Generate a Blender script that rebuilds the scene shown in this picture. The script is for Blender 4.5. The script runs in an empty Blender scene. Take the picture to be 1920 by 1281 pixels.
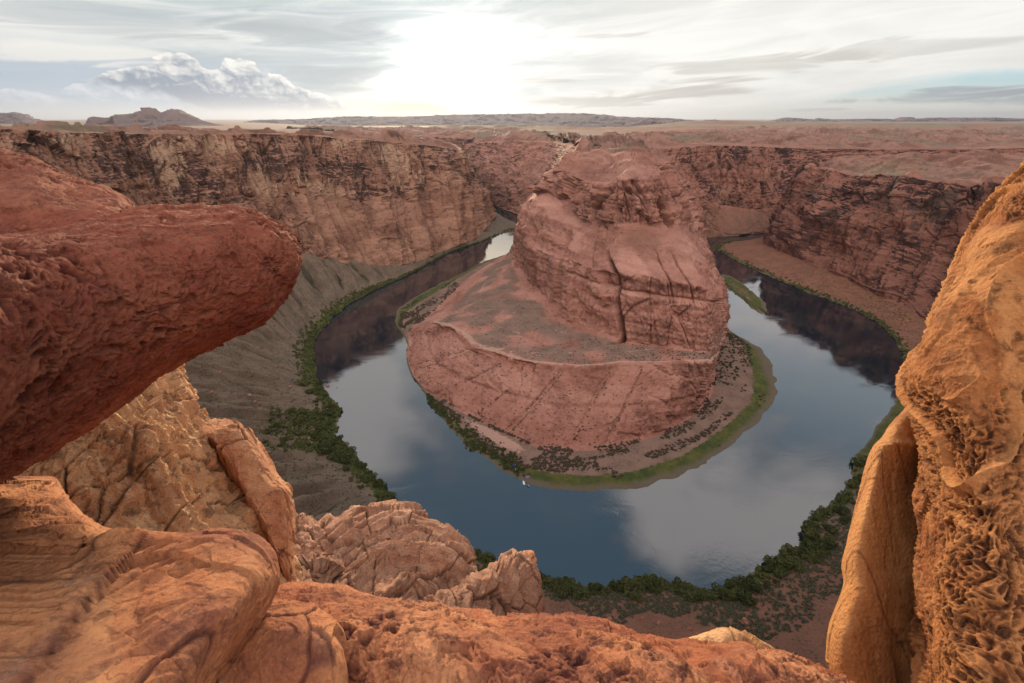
import bpy, math, random
import numpy as np
from math import radians

# ------------------------------------------------------------------ camera, world, sun, exposure
S = bpy.context.scene
FPX, TILT, CAMZ = 853.33, radians(26.1), 300.0          # 16 mm on 36 mm, pixels of a 1920 px wide picture
cam_data = bpy.data.cameras.new("camera")
cam_data.lens = 16.0
cam_data.sensor_width = 36.0
cam_data.clip_start = 0.05
cam_data.clip_end = 200000.0
cam = bpy.data.objects.new("camera", cam_data)
cam.location = (0, 0, CAMZ)
cam.rotation_euler = (radians(90) - TILT, 0, 0)
S.collection.objects.link(cam)
S.camera = cam
S.view_settings.view_transform = 'Standard'
S.view_settings.look = 'None'
S.view_settings.exposure = 0.5
S.view_settings.gamma = 1.0
S.render.engine = 'CYCLES'
S.cycles.max_bounces = 6
S.cycles.diffuse_bounces = 3
S.cycles.glossy_bounces = 3
S.cycles.volume_bounces = 0
S.cycles.use_denoising = True

CT, ST = math.cos(TILT), math.sin(TILT)
def ray(x, y):
    a = (x - 960.0) / FPX
    b = (640.5 - y) / FPX
    return np.array([a, CT + b * ST, -ST + b * CT])
def at_depth(x, y, t):
    return np.array([0, 0, CAMZ]) + ray(x, y) * t
def at_z(x, y, z=0.0):
    d = ray(x, y)
    return np.array([0, 0, CAMZ]) + d * ((z - CAMZ) / d[2])
def at_y(x, y, Y):
    d = ray(x, y)
    return np.array([0, 0, CAMZ]) + d * (Y / d[1])
def azel(x, y):
    d = ray(x, y)
    return math.degrees(math.atan2(d[0], d[1])), math.degrees(math.asin(d[2] / np.linalg.norm(d)))

SUN_AZ, SUN_EL = -10.5, 5.0
sun_data = bpy.data.lights.new("sun", 'SUN')
sun_data.energy = 5.0
sun_data.angle = radians(4.0)
sun_data.color = (1.0, 0.78, 0.52)
sun = bpy.data.objects.new("sun", sun_data)
sun.rotation_euler = (radians(90 - SUN_EL), 0, radians(180 - SUN_AZ))
S.collection.objects.link(sun)

# small expression helper for shader node trees
class V:
    def __init__(s, nt, sock): s.nt, s.s = nt, sock
    def _m(s, op, *a, clamp=False):
        n = s.nt.nodes.new('ShaderNodeMath'); n.operation = op; n.use_clamp = clamp
        for i, v in enumerate((s,) + a):
            if isinstance(v, V): s.nt.links.new(v.s, n.inputs[i])
            else: n.inputs[i].default_value = float(v)
        return V(s.nt, n.outputs[0])
    def __add__(s, o): return s._m('ADD', o)
    __radd__ = __add__
    def __sub__(s, o): return s._m('SUBTRACT', o)
    def __rsub__(s, o): return (s * -1.0) + o
    def __mul__(s, o): return s._m('MULTIPLY', o)
    __rmul__ = __mul__
    def __truediv__(s, o): return s._m('DIVIDE', o)
    def __neg__(s): return s * -1.0
    def pw(s, o): return s._m('POWER', o)
    def mn(s, o): return s._m('MINIMUM', o)
    def mx(s, o): return s._m('MAXIMUM', o)
    def ab(s): return s._m('ABSOLUTE')
    def sn(s): return s._m('SINE')
    def exp(s): return s._m('EXPONENT')
    def sat(s): return s._m('ADD', 0.0, clamp=True)
    def ss(s, a, b):                                     # smoothstep a -> b
        n = s.nt.nodes.new('ShaderNodeMapRange'); n.interpolation_type = 'SMOOTHSTEP'
        if a > b:
            n.inputs[1].default_value, n.inputs[2].default_value = b, a
            n.inputs[3].default_value, n.inputs[4].default_value = 1, 0
        else:
            n.inputs[1].default_value, n.inputs[2].default_value = a, b
        s.nt.links.new(s.s, n.inputs[0])
        return V(s.nt, n.outputs[0])
def comb(nt, x, y, z):
    n = nt.nodes.new('ShaderNodeCombineXYZ')
    for i, v in enumerate((x, y, z)):
        if isinstance(v, V): nt.links.new(v.s, n.inputs[i])
        else: n.inputs[i].default_value = float(v)
    return V(nt, n.outputs[0])
def sepx(nt, v):
    n = nt.nodes.new('ShaderNodeSeparateXYZ'); nt.links.new(v.s, n.inputs[0])
    return [V(nt, n.outputs[i]) for i in range(3)]
def vscale(nt, v, sx, sy, sz, off=(0, 0, 0)):
    n = nt.nodes.new('ShaderNodeMapping')
    n.inputs['Scale'].default_value = (sx, sy, sz); n.inputs['Location'].default_value = off
    nt.links.new(v.s, n.inputs[0]); return V(nt, n.outputs[0])
def noise(nt, vec, scale=1.0, detail=4.0, rough=0.55, dist=0.0, dims='3D'):
    n = nt.nodes.new('ShaderNodeTexNoise'); n.noise_dimensions = dims
    n.inputs['Scale'].default_value = scale; n.inputs['Detail'].default_value = detail
    n.inputs['Roughness'].default_value = rough; n.inputs['Distortion'].default_value = dist
    nt.links.new(vec.s, n.inputs['Vector'])
    return V(nt, n.outputs[0])
def voro(nt, vec, scale=1.0, feature='F1'):
    n = nt.nodes.new('ShaderNodeTexVoronoi'); n.feature = feature
    n.inputs['Scale'].default_value = scale
    nt.links.new(vec.s, n.inputs['Vector'])
    return V(nt, n.outputs[0])
def mix(nt, f, a, b, mode='MIX'):
    n = nt.nodes.new('ShaderNodeMix'); n.data_type = 'RGBA'; n.blend_type = mode; n.clamp_factor = True
    for idx, v in ((0, f), (6, a), (7, b)):
        if isinstance(v, V): nt.links.new(v.s, n.inputs[idx])
        elif idx == 0: n.inputs[0].default_value = float(v)
        else: n.inputs[idx].default_value = (*v[:3], 1.0)
    return V(nt, n.outputs[2])
def curve(nt, v, pts):                                   # piecewise curve of a value, x range taken from the points
    x0, x1 = pts[0][0], pts[-1][0]
    y0 = min(p[1] for p in pts); y1 = max(p[1] for p in pts)
    t = ((v - x0) / (x1 - x0)).sat()
    n = nt.nodes.new('ShaderNodeFloatCurve'); c = n.mapping.curves[0]
    P = [((x - x0) / (x1 - x0), (y - y0) / (y1 - y0)) for x, y in pts]
    while len(c.points) < len(P): c.points.new(0.5, 0.5)
    for q, (x, y) in zip(c.points, P): q.location = (x, y); q.handle_type = 'AUTO'
    n.mapping.update()
    nt.links.new(t.s, n.inputs['Value'])
    return V(nt, n.outputs[0]) * (y1 - y0) + y0
def gauss(v, c, w):
    return ((((v - c) / w).pw(2.0)) * -1.0).exp()

def build_world():
    W = bpy.data.worlds.new("World"); S.world = W; W.use_nodes = True
    nt = W.node_tree; nt.nodes.clear()
    out = nt.nodes.new('ShaderNodeOutputWorld')
    tc = nt.nodes.new('ShaderNodeTexCoord')
    d = V(nt, tc.outputs['Generated'])
    x, y, z = sepx(nt, d)
    az = x._m('ARCTAN2', y) * (180 / math.pi)
    el = z._m('ARCSINE') * (180 / math.pi)
    sky = nt.nodes.new('ShaderNodeTexSky'); sky.sky_type = 'NISHITA'; sky.sun_disc = False
    sky.sun_elevation = radians(SUN_EL); sky.sun_rotation = radians(SUN_AZ); sky.dust_density = 2.0
    skyc = V(nt, sky.outputs[0])
    base = mix(nt, 1.0, skyc, (0.10, 0.10, 0.10), 'MULTIPLY')
    front = gauss(az, 0.0, 90.0)
    # open sky above the cloud sheets
    hi = el.ss(16.0, 42.0)
    zen = mix(nt, hi, (0.82, 0.88, 0.92), (0.15, 0.27, 0.38))
    base = mix(nt, 1.0, base, zen, 'ADD')
    # flat layered clouds, stretched sideways, tilting up to the right
    elt = el - az * 0.055
    p1 = comb(nt, az * 0.035 + 1.3, elt * 0.26, 0)
    n1 = noise(nt, p1, 1.0, 4.0, 0.55, 0.6, '2D')
    p2 = comb(nt, az * 0.09 + 7.1, elt * 0.75, 0)
    n2 = noise(nt, p2, 1.0, 5.0, 0.6, 0.8, '2D')
    streak = n1 * 0.65 + n2 * 0.35
    lay = streak.ss(0.36, 0.66)
    east = az.ss(-12.0, 22.0)
    ccol = mix(nt, lay, mix(nt, east, (0.53, 0.60, 0.62), (0.86, 0.845, 0.80)), mix(nt, east, (0.86, 0.86, 0.83), (1.02, 1.00, 0.95)))
    # broken overhead clouds that the river mirrors
    p3 = comb(nt, x / (z + 0.18) * 1.9 + 0.6, y / (z + 0.18) * 1.9 + 0.35, 3.3)
    n3 = noise(nt, p3, 1.0, 4.0, 0.55, 0.3, '2D')
    over = n3.ss(0.42, 0.62)
    ocol = mix(nt, over, zen, (1.25, 1.17, 1.15))
    low = el.ss(17.0, 11.0)
    col = mix(nt, low, mix(nt, 1.0, base, ocol, 'LIGHTEN'), ccol)
    # clear turquoise window low on the right, below the slanting cloud edge
    (a0, e0), (a1, e1) = azel(1180, 228), azel(1920, 118)
    slope = (e1 - e0) / (a1 - a0)
    edge = (az - a0) * slope + e0 + (n2 - 0.5) * 2.0
    win = (edge - el).ss(-0.15, 0.9) * az.ss(a0, a0 + 9.0) * az.ss(75.0, 55.0) * el.ss(11, 7)
    tq = mix(nt, el.ss(0.2, 4.0), (0.86, 0.84, 0.72), (0.46, 0.72, 0.80))
    col = mix(nt, win, col, tq)
    # dark lens-shaped cloud inside that window
    def lens(cx, cy, wx, wy, dark, k=1.0):
        (ca, ce) = azel(cx, cy)
        q = ((az - ca) / wx).pw(2.0) + ((el - ce - (az - ca) * 0.02) / wy).pw(2.0)
        return (q + (n2 - 0.5) * 3.2 * k).ss(1.15, 0.3) * dark
    grey = (0.36, 0.40, 0.44)
    for args in ((1800, 181, 9.0, 0.62, 0.85), (1960, 176, 8.0, 0.8, 0.85), (1660, 188, 4.5, 0.32, 0.75), (1545, 206, 2.6, 0.16, 0.7), (1780, 167, 3.2, 0.2, 0.6)):
        col = mix(nt, lens(*args), col, grey)
    warm_grey = (0.56, 0.53, 0.48)
    for args in ((1240, 172, 8.5, 0.75, 0.8), (1120, 190, 7.5, 0.6, 0.85), (1330, 150, 6.0, 0.4, 0.7), (1420, 120, 10.0, 0.9, 0.5), (1650, 95, 9.0, 0.8, 0.4), (1010, 152, 4.0, 0.25, 0.6), (1120, 68, 5.0, 0.22, 0.4)):
        col = mix(nt, lens(*args), col, warm_grey)
    for args in ((560, 55, 9.0, 1.6, 0.75), (610, 140, 5.5, 0.9, 0.75), (640, 168, 4.0, 0.35, 0.5), (250, 40, 13.0, 1.2, 0.45), (430, 120, 9.0, 1.0, 0.4)):
        col = mix(nt, lens(*args), col, (0.46, 0.50, 0.53))
    # blue-grey rain veil low on the left
    veil = az.ss(-17.0, -30.0) * el.ss(6.2, 3.0)
    col = mix(nt, veil * 0.85, col, (0.46, 0.55, 0.66))
    # heaped clouds low on the left
    def puffs(v, seed):
        n = nt.nodes.new('ShaderNodeTexVoronoi'); n.voronoi_dimensions = '2D'; n.feature = 'F1'; n.inputs['Scale'].default_value = 0.62
        n.inputs['Detail'].default_value = 2.0; n.inputs['Roughness'].default_value = 0.5
        n.normalize = True
        nt.links.new(v.s, n.inputs['Vector']); return 1.0 - V(nt, n.outputs[0])
    def heap(tops, bottom, seed, bright, shade, dens=1.0):
        pts = [(azel(px, py)[0], azel(px, py)[1]) for px, py in tops]
        top = curve(nt, az, pts)
        bots = [(azel(px, py)[0], azel(px, py)[1]) for px, py in bottom]
        bot = curve(nt, az, bots)
        wob = noise(nt, comb(nt, az * 0.5 + seed + 5, el * 0.7, 0), 1.0, 4.0, 0.6, 0.0, '2D') - 0.5
        w0 = puffs(comb(nt, az * 0.75 + wob * 0.9 + seed, el * 1.1 + wob * 0.9, 0), seed)
        w1 = puffs(comb(nt, az * 0.75 + wob * 0.9 + seed + 0.16, el * 1.1 + wob * 0.9 + 0.20, seed), seed)
        inside = (top - el + (w0 - 0.62) * 1.5).ss(-0.02, 0.13) * (el - bot + wob * 1.4).ss(-0.3, 0.8)
        rel = ((el - bot) / (top - bot + 0.2)).sat()
        lit = (rel * 0.95 - 0.18 + (w0 - w1) * 1.6 + wob * 0.9).ss(0.14, 1.0)
        c = mix(nt, lit, shade, bright)
        edge_in = az.ss(pts[0][0], pts[0][0] + 3.0) * az.ss(pts[-1][0], pts[-1][0] - 1.0)
        return inside * edge_in * dens, c
    m, c = heap([(-120, 150), (0, 170), (60, 172), (110, 168), (150, 160), (240, 158), (300, 165), (360, 195), (420, 215)], [(-120, 235), (420, 235)], 3.7, (0.78, 0.81, 0.85), (0.46, 0.54, 0.65), 0.8)
    col = mix(nt, m, col, c)
    m, c = heap([(130, 150), (190, 140), (250, 125), (300, 110), (330, 104), (370, 115), (400, 130), (425, 112), (450, 112), (500, 140), (530, 146), (560, 165), (600, 178), (640, 192), (690, 208)],
                [(130, 165), (250, 172), (330, 192), (400, 216), (500, 220), (690, 213)], 11.2, (0.97, 0.95, 0.90), (0.27, 0.33, 0.42))
    col = mix(nt, m, col, c)
    col = mix(nt, lens(130, 100, 6.5, 0.9, 0.7), col, (0.97, 0.93, 0.86))
    # pale band above the horizon
    col = mix(nt, gauss(el, 0.2, 1.0) * 0.5, col, (0.92, 0.90, 0.84))
    # glow around the low sun
    ga, ge = azel(845, 125)
    r = (((az - ga) / 1.45).pw(2.0) + (el - ge).pw(2.0)).pw(0.5)
    glow = (r * -0.52).exp() * 4.6 + (r * -0.15).exp() * 0.30
    brk = ((n1 - 0.5) * 2.6 + (n2 - 0.5) * 1.6 + 1.0).mx(0.25)
    glowc = mix(nt, 1.0, comb(nt, glow * brk, glow * brk * 0.965, glow * brk * 0.88), (1, 1, 1), 'MULTIPLY')
    col = mix(nt, 1.0, col, glowc, 'ADD')
    sa, se = azel(775, 214)
    rs = ((az - sa).pw(2.0) + (el - se).pw(2.0)).pw(0.5)
    core = (rs * -1.1).exp() * 3.0
    col = mix(nt, 1.0, col, comb(nt, core, core * 0.78, core * 0.38), 'ADD')
    gold = (((az - sa) / 4.6).pw(2.0) + ((el - se) / 1.5).pw(2.0)) * -1.0
    col = mix(nt, (gold.exp() * 1.35).mn(0.95), col, (1.45, 1.06, 0.50))
    # added brightness in the unseen sky behind, filling faces toward the camera
    back = (y * -1.0).ss(-0.2, 0.7)
    col = mix(nt, back, col, mix(nt, el.ss(10.0, 45.0), (0.90, 0.82, 0.78), (3.0, 2.6, 2.42)))
    col = mix(nt, el.ss(-0.5, -4.0), col, (0.30, 0.22, 0.18))
    bg = nt.nodes.new('ShaderNodeBackground'); bg.inputs[1].default_value = SKY_GAIN
    nt.links.new(col.s, bg.inputs[0]); nt.links.new(bg.outputs[0], out.inputs[0])
    W.cycles.sampling_method = 'MANUAL'; W.cycles.sample_map_resolution = 512
SKY_GAIN = 0.71
build_world()

# ------------------------------------------------------------------ numeric noise
def _hash(ix, iy, iz, seed):
    h = (ix.astype(np.uint32) * np.uint32(374761393)) ^ (iy.astype(np.uint32) * np.uint32(668265263)) ^ (iz.astype(np.uint32) * np.uint32(2147483647)) ^ np.uint32(seed * 974711 + 12345)
    h = (h ^ (h >> np.uint32(13))) * np.uint32(1274126177)
    h = (h ^ (h >> np.uint32(15))) * np.uint32(2246822519)
    return h ^ (h >> np.uint32(16))
from concurrent.futures import ThreadPoolExecutor
POOL = ThreadPoolExecutor(4)
def chunked(fn):
    def run(P, seed=0):
        n = len(P)
        if n < 20000: return fn(P, seed)
        R = list(POOL.map(lambda i: fn(P[i:i + 16384], seed), range(0, n, 16384)))
        if isinstance(R[0], tuple): return tuple(np.concatenate(q) for q in zip(*R))
        return np.concatenate(R)
    return run
@chunked
def vnoise(P, seed=0):                                   # gradient noise, about -1..1
    P = P.astype(np.float32); I = np.floor(P); f = P - I; I = I.astype(np.int32)
    u = f * f * f * (f * (f * 6 - 15) + 10)
    res = np.zeros(len(P), np.float32)
    for dx in (0, 1):
        wx = u[:, 0] if dx else 1 - u[:, 0]
        for dy in (0, 1):
            wy = u[:, 1] if dy else 1 - u[:, 1]
            for dz in (0, 1):
                wz = u[:, 2] if dz else 1 - u[:, 2]
                h = _hash(I[:, 0] + dx, I[:, 1] + dy, I[:, 2] + dz, seed)
                gx = (h & np.uint32(1023)).astype(np.float32) * (2 / 1023) - 1
                gy = ((h >> np.uint32(10)) & np.uint32(1023)).astype(np.float32) * (2 / 1023) - 1
                gz = ((h >> np.uint32(20)) & np.uint32(1023)).astype(np.float32) * (2 / 1023) - 1
                res += wx * wy * wz * (gx * (f[:, 0] - dx) + gy * (f[:, 1] - dy) + gz * (f[:, 2] - dz))
    return res * 1.5
def fbm(P, seed=0, oct=4, gain=0.5, lac=2.03):
    a, s, r = 1.0, 1.0, 0
    for o in range(oct):
        r = r + a * vnoise(P * s + o * 17.3, seed + o); a *= gain; s *= lac
    return r
def ridged(P, seed=0, oct=3, gain=0.5):
    a, s, r = 1.0, 1.0, 0
    for o in range(oct):
        r = r + a * (1 - np.abs(vnoise(P * s + o * 9.1, seed + o)) * 2); a *= gain; s *= 2.1
    return r
@chunked
def worley(P, seed=0):                                   # F1, F2, random value of the nearest cell
    P = P.astype(np.float32); I = np.floor(P).astype(np.int32)
    f1 = np.full(len(P), 9.0, np.float32); f2 = f1.copy(); rv = np.zeros(len(P), np.float32)
    for dx in (-1, 0, 1):
        for dy in (-1, 0, 1):
            for dz in (-1, 0, 1):
                cx, cy, cz = I[:, 0] + dx, I[:, 1] + dy, I[:, 2] + dz
                h = _hash(cx, cy, cz, seed)
                jx = (h & np.uint32(1023)).astype(np.float32) / 1023
                jy = ((h >> np.uint32(10)) & np.uint32(1023)).astype(np.float32) / 1023
                jz = ((h >> np.uint32(20)) & np.uint32(1023)).astype(np.float32) / 1023
                d = (cx + jx - P[:, 0]) ** 2 + (cy + jy - P[:, 1]) ** 2 + (cz + jz - P[:, 2]) ** 2
                near = d < f1
                f2 = np.where(near, f1, np.minimum(f2, d)); rv = np.where(near, (h % np.uint32(977)).astype(np.float32) / 977, rv); f1 = np.where(near, d, f1)
    return np.sqrt(f1), np.sqrt(f2), rv
@chunked
def facet(P, seed=0):                                    # tilted flat faces, one per cell: broken, angular stone
    P = P.astype(np.float32); I = np.floor(P).astype(np.int32)
    f1 = np.full(len(P), 9.0, np.float32); res = np.zeros(len(P), np.float32)
    for dx in (-1, 0, 1):
        for dy in (-1, 0, 1):
            for dz in (-1, 0, 1):
                cx, cy, cz = I[:, 0] + dx, I[:, 1] + dy, I[:, 2] + dz
                h = _hash(cx, cy, cz, seed)
                qx = P[:, 0] - cx - (h & np.uint32(1023)).astype(np.float32) / 1023
                qy = P[:, 1] - cy - ((h >> np.uint32(10)) & np.uint32(1023)).astype(np.float32) / 1023
                qz = P[:, 2] - cz - ((h >> np.uint32(20)) & np.uint32(1023)).astype(np.float32) / 1023
                d = qx * qx + qy * qy + qz * qz
                k = h * np.uint32(2654435761) ^ (h >> np.uint32(7))
                gx = (k & np.uint32(255)).astype(np.float32) / 127.5 - 1
                gy = ((k >> np.uint32(8)) & np.uint32(255)).astype(np.float32) / 127.5 - 1
                gz = ((k >> np.uint32(16)) & np.uint32(255)).astype(np.float32) / 127.5 - 1
                o = ((k >> np.uint32(24)) & np.uint32(255)).astype(np.float32) / 255 - 0.5
                near = d < f1
                res = np.where(near, gx * qx + gy * qy + gz * qz + o * 0.5, res); f1 = np.where(near, d, f1)
    return res
def sstep(x, a, b):
    t = np.clip((x - a) / (b - a), 0, 1); return t * t * (3 - 2 * t)

# ------------------------------------------------------------------ grids and meshes
def catmull(P, k):
    """Interpolate control rows P (n,...) at float indices k."""
    n = len(P); i = np.clip(np.floor(k).astype(int), 0, n - 2); t = (k - i)
    t = t.reshape((-1,) + (1,) * (P.ndim - 1))
    p0, p1, p2, p3 = P[np.clip(i - 1, 0, n - 1)], P[i], P[i + 1], P[np.clip(i + 2, 0, n - 1)]
    m1, m2 = (p2 - p0) * 0.5, (p3 - p1) * 0.5
    lim = np.abs(p2 - p1) * 1.5
    m1, m2 = np.clip(m1, -lim, lim), np.clip(m2, -lim, lim)
    return (2 * t**3 - 3 * t**2 + 1) * p1 + (t**3 - 2 * t**2 + t) * m1 + (-2 * t**3 + 3 * t**2) * p2 + (t**3 - t**2) * m2
def lerp_rows(P, k):
    n = len(P); i = np.clip(np.floor(k).astype(int), 0, n - 2); t = (k - i).reshape((-1,) + (1,) * (P.ndim - 1))
    return P[i] * (1 - t) + P[i + 1] * t
def index_run(counts):
    out = []
    for i, c in enumerate(counts):
        c = max(1, int(c)); out.append(i + np.arange(c) / c)
    return np.concatenate(out + [np.array([len(counts)], float)])
def grid_normals(G, wrap=False):
    du = np.gradient(G, axis=0)
    dv = (np.roll(G, -1, 1) - np.roll(G, 1, 1)) if wrap else np.gradient(G, axis=1)
    N = np.cross(du, dv); L = np.linalg.norm(N, axis=2, keepdims=True); L[L == 0] = 1
    return N / L
def make_mesh(name, verts, quads, mat, attrs=None, kind=None, smooth=True):
    me = bpy.data.meshes.new(name)
    nv, nf = len(verts), len(quads); k = quads.shape[1]
    me.vertices.add(nv); me.vertices.foreach_set('co', verts.astype(np.float32).ravel())
    me.loops.add(nf * k); me.loops.foreach_set('vertex_index', quads.astype(np.int32).ravel())
    me.polygons.add(nf)
    me.polygons.foreach_set('loop_start', np.arange(0, nf * k, k, dtype=np.int32))
    me.polygons.foreach_set('use_smooth', np.full(nf, smooth))
    for an, av in (attrs or {}).items():
        a = me.attributes.new(an, 'FLOAT', 'POINT'); a.data.foreach_set('value', av.astype(np.float32).ravel())
    me.update(calc_edges=True)
    if mat: me.materials.append(mat)
    o = bpy.data.objects.new(name, me); S.collection.objects.link(o)
    if kind: o['kind'] = kind
    return o
def grid_quads(nu, nv, wrap=False, off=0):
    i = np.arange(nu * nv).reshape(nu, nv)
    if wrap: j = np.roll(i, -1, 1); a, b, c, d = i[:-1], i[1:], j[1:], j[:-1]
    else: a, b, c, d = i[:-1, :-1], i[1:, :-1], i[1:, 1:], i[:-1, 1:]
    return np.stack([a, b, c, d], -1).reshape(-1, 4) + off
def tag(o, label, cat, group=None):
    o['label'] = label; o['category'] = cat
    if group: o['group'] = group
    return o

# ------------------------------------------------------------------ materials
def new_mat(name):
    m = bpy.data.materials.new(name); m.use_nodes = True
    nt = m.node_tree; nt.nodes.clear()
    out = nt.nodes.new('ShaderNodeOutputMaterial')
    b = nt.nodes.new('ShaderNodeBsdfPrincipled'); nt.links.new(b.outputs[0], out.inputs[0])
    b.inputs['Roughness'].default_value = 0.9
    b.inputs['Specular IOR Level'].default_value = 0.15
    return m, nt, b
def pos(nt):
    g = nt.nodes.new('ShaderNodeNewGeometry'); return V(nt, g.outputs['Position']), V(nt, g.outputs['Normal'])
def attr(nt, name):
    a = nt.nodes.new('ShaderNodeAttribute'); a.attribute_name = name; return V(nt, a.outputs['Fac'])
def bump(nt, b, h, strength, dist):
    n = nt.nodes.new('ShaderNodeBump'); n.inputs['Strength'].default_value = strength; n.inputs['Distance'].default_value = dist
    nt.links.new(h.s, n.inputs['Height']); nt.links.new(n.outputs[0], b.inputs['Normal'])

def canyon_material(name, light, mid, dark, soil, red):
    m, nt, b = new_mat(name)
    p, nrm = pos(nt); x, y, z = sepx(nt, p); nx, ny, nz = sepx(nt, nrm)
    warp = noise(nt, p, 0.012, 3.0, 0.5)
    zz = z + warp * 22.0 + x * 0.02
    band = noise(nt, comb(nt, x * 0.0015, y * 0.0015, zz * 0.07), 1.0, 6.0, 0.7)
    patch = noise(nt, p, 0.018, 6.0, 0.62, 0.5)
    fine = noise(nt, p, 0.25, 5.0, 0.65)
    st = noise(nt, vscale(nt, p, 0.10, 0.10, 0.006), 1.0, 5.0, 0.62)
    tone = attr(nt, 'tone')
    lt, md, dk = mix(nt, tone, light, red[0]), mix(nt, tone, mid, red[1]), mix(nt, tone, dark, red[2])
    col = mix(nt, band.ss(0.36, 0.64), md, lt)
    col = mix(nt, patch.ss(0.42, 0.70) * 0.85, col, dk)
    col = mix(nt, fine.ss(0.40, 0.75) * 0.45, col, lt)
    col = mix(nt, fine.ss(0.47, 0.28) * 0.45, col, dk)
    lines = noise(nt, comb(nt, x * 0.004, y * 0.004, zz * 0.5), 1.0, 3.0, 0.6)
    col = mix(nt, lines.ss(0.58, 0.68) * 0.25, col, dk)
    # joints run down the face as dark seams
    jn = vscale(nt, p, 0.028, 0.028, 0.0045)
    jd = nt.nodes.new('ShaderNodeTexVoronoi'); jd.feature = 'DISTANCE_TO_EDGE'; jd.inputs['Scale'].default_value = 1.0
    nt.links.new(jn.s, jd.inputs['Vector']); jv = V(nt, jd.outputs[0])
    col = mix(nt, (jv + (fine - 0.5) * 0.06).ss(0.035, 0.008) * nz.ab().ss(0.75, 0.5) * 0.75 * attr(nt, 'varnish').sat(), col, (0.055, 0.036, 0.028))
    # desert varnish: dark vertical streaks on steep rock
    blot = noise(nt, vscale(nt, p, 0.0075, 0.0075, 0.012, (3, 5, 1)), 1.0, 5.0, 0.62, 0.4)
    steep = nz.ab().ss(0.65, 0.35)
    va = attr(nt, 'varnish')
    v = ((st - 0.5) * 0.8 + (blot - 0.5) * 1.7 + va * 0.04).ss(0.02, 0.14) * steep * va * 0.88
    col = mix(nt, v, col, (0.062, 0.036, 0.034))
    # fresh pale faces where slabs have fallen, streaked by water
    pf = noise(nt, vscale(nt, p, 0.013, 0.013, 0.010, (9, 2, 4)), 1.0, 2.0, 0.4)
    ps = (pf + (st - 0.5) * 0.55).ss(0.585, 0.645) * steep * attr(nt, 'pale')
    col = mix(nt, ps.sat() * 0.9, col, (0.46, 0.31, 0.21))
    # soil and low scrub where the ground lies flatter
    so = attr(nt, 'soil')
    sn = noise(nt, p, 0.05, 6.0, 0.65)
    s0, s1 = mix(nt, tone, soil[0], SOIL_RED[0]), mix(nt, tone, soil[1], SOIL_RED[1])
    scol = mix(nt, sn.ss(0.35, 0.7), s0, s1)
    dots = voro(nt, p, 0.36)
    scol = mix(nt, dots.ss(0.36, 0.2) * sn.ss(0.35, 0.6) * 0.75, scol, soil[2])
    gu = attr(nt, 'gully')
    scol = mix(nt, (gu + (sn - 0.5) * 0.8).ss(0.25, 0.7) * 0.85, scol, (0.046, 0.046, 0.026))
    rill = noise(nt, p, 0.9, 4.0, 0.65)
    scol = mix(nt, rill.ss(0.5, 0.72) * 0.55, scol, soil[3])
    scol = mix(nt, rill.ss(0.48, 0.3) * 0.45, scol, soil[2])
    col = mix(nt, (so + (fine - 0.5) * 0.8).ss(0.38, 0.62), col, scol)
    tp = attr(nt, 'top')
    t1 = noise(nt, p, 0.010, 7.0, 0.68, 0.3); t2 = noise(nt, p, 0.045, 5.0, 0.65, 0.4)
    tcol = mix(nt, t1.ss(0.40, 0.56), (0.150, 0.070, 0.050), (0.265, 0.145, 0.108))
    tcol = mix(nt, t2.ss(0.52, 0.66) * 0.75, tcol, (0.105, 0.052, 0.040))
    tcol = mix(nt, noise(nt, p, 0.0035, 5.0, 0.6).ss(0.50, 0.62) * 0.7, tcol, (0.150, 0.132, 0.088))
    col = mix(nt, tp * nz.ss(0.45, 0.75), col, tcol)
    # the worn pale-pink trail and edge of the terrace
    col = mix(nt, (attr(nt, 'edge') + (fine - 0.5) * 0.9).ss(0.45, 0.6) * 0.8, col, (0.42, 0.26, 0.20))
    gr = attr(nt, 'green')
    gcol = mix(nt, sn.ss(0.3, 0.7), (0.040, 0.062, 0.018), (0.115, 0.105, 0.032))
    gcol = mix(nt, fine.ss(0.4, 0.7) * 0.5, gcol, (0.030, 0.044, 0.014))
    col = mix(nt, (gr + (fine - 0.5) * 0.6 + (sn - 0.5) * 0.5).ss(0.4, 0.6), col, gcol)
    # wet sand at the water line
    col = mix(nt, z.ss(1.1, 0.35) * 0.8, col, (0.13, 0.10, 0.075))
    nt.links.new(col.s, b.inputs['Base Color'])
    bh = noise(nt, p, 0.45, 7.0, 0.68) * 1.0 + noise(nt, vscale(nt, p, 0.1, 0.1, 1.1), 1.0, 5.0, 0.65) * 0.9
    bump(nt, b, bh, 0.9, 1.2)
    return m
SOIL_GREY = ((0.165, 0.120, 0.088), (0.118, 0.088, 0.064), (0.045, 0.042, 0.028), (0.185, 0.142, 0.108))
SOIL_RED = ((0.235, 0.104, 0.068), (0.175, 0.082, 0.054), (0.060, 0.050, 0.034), (0.21, 0.115, 0.08))
SOIL_BENCH = ((0.225, 0.140, 0.108), (0.150, 0.098, 0.076), (0.075, 0.052, 0.040), (0.24, 0.165, 0.125))
REDS = ((0.270, 0.125, 0.090), (0.190, 0.080, 0.056), (0.110, 0.046, 0.036))
M_inner = canyon_material("peninsula_sandstone", (0.43, 0.228, 0.176), (0.315, 0.142, 0.104), (0.17, 0.070, 0.050), SOIL_BENCH, REDS)
M_outer = canyon_material("canyon_sandstone", (0.34, 0.190, 0.130), (0.240, 0.118, 0.078), (0.120, 0.054, 0.036), SOIL_GREY, REDS)

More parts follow.
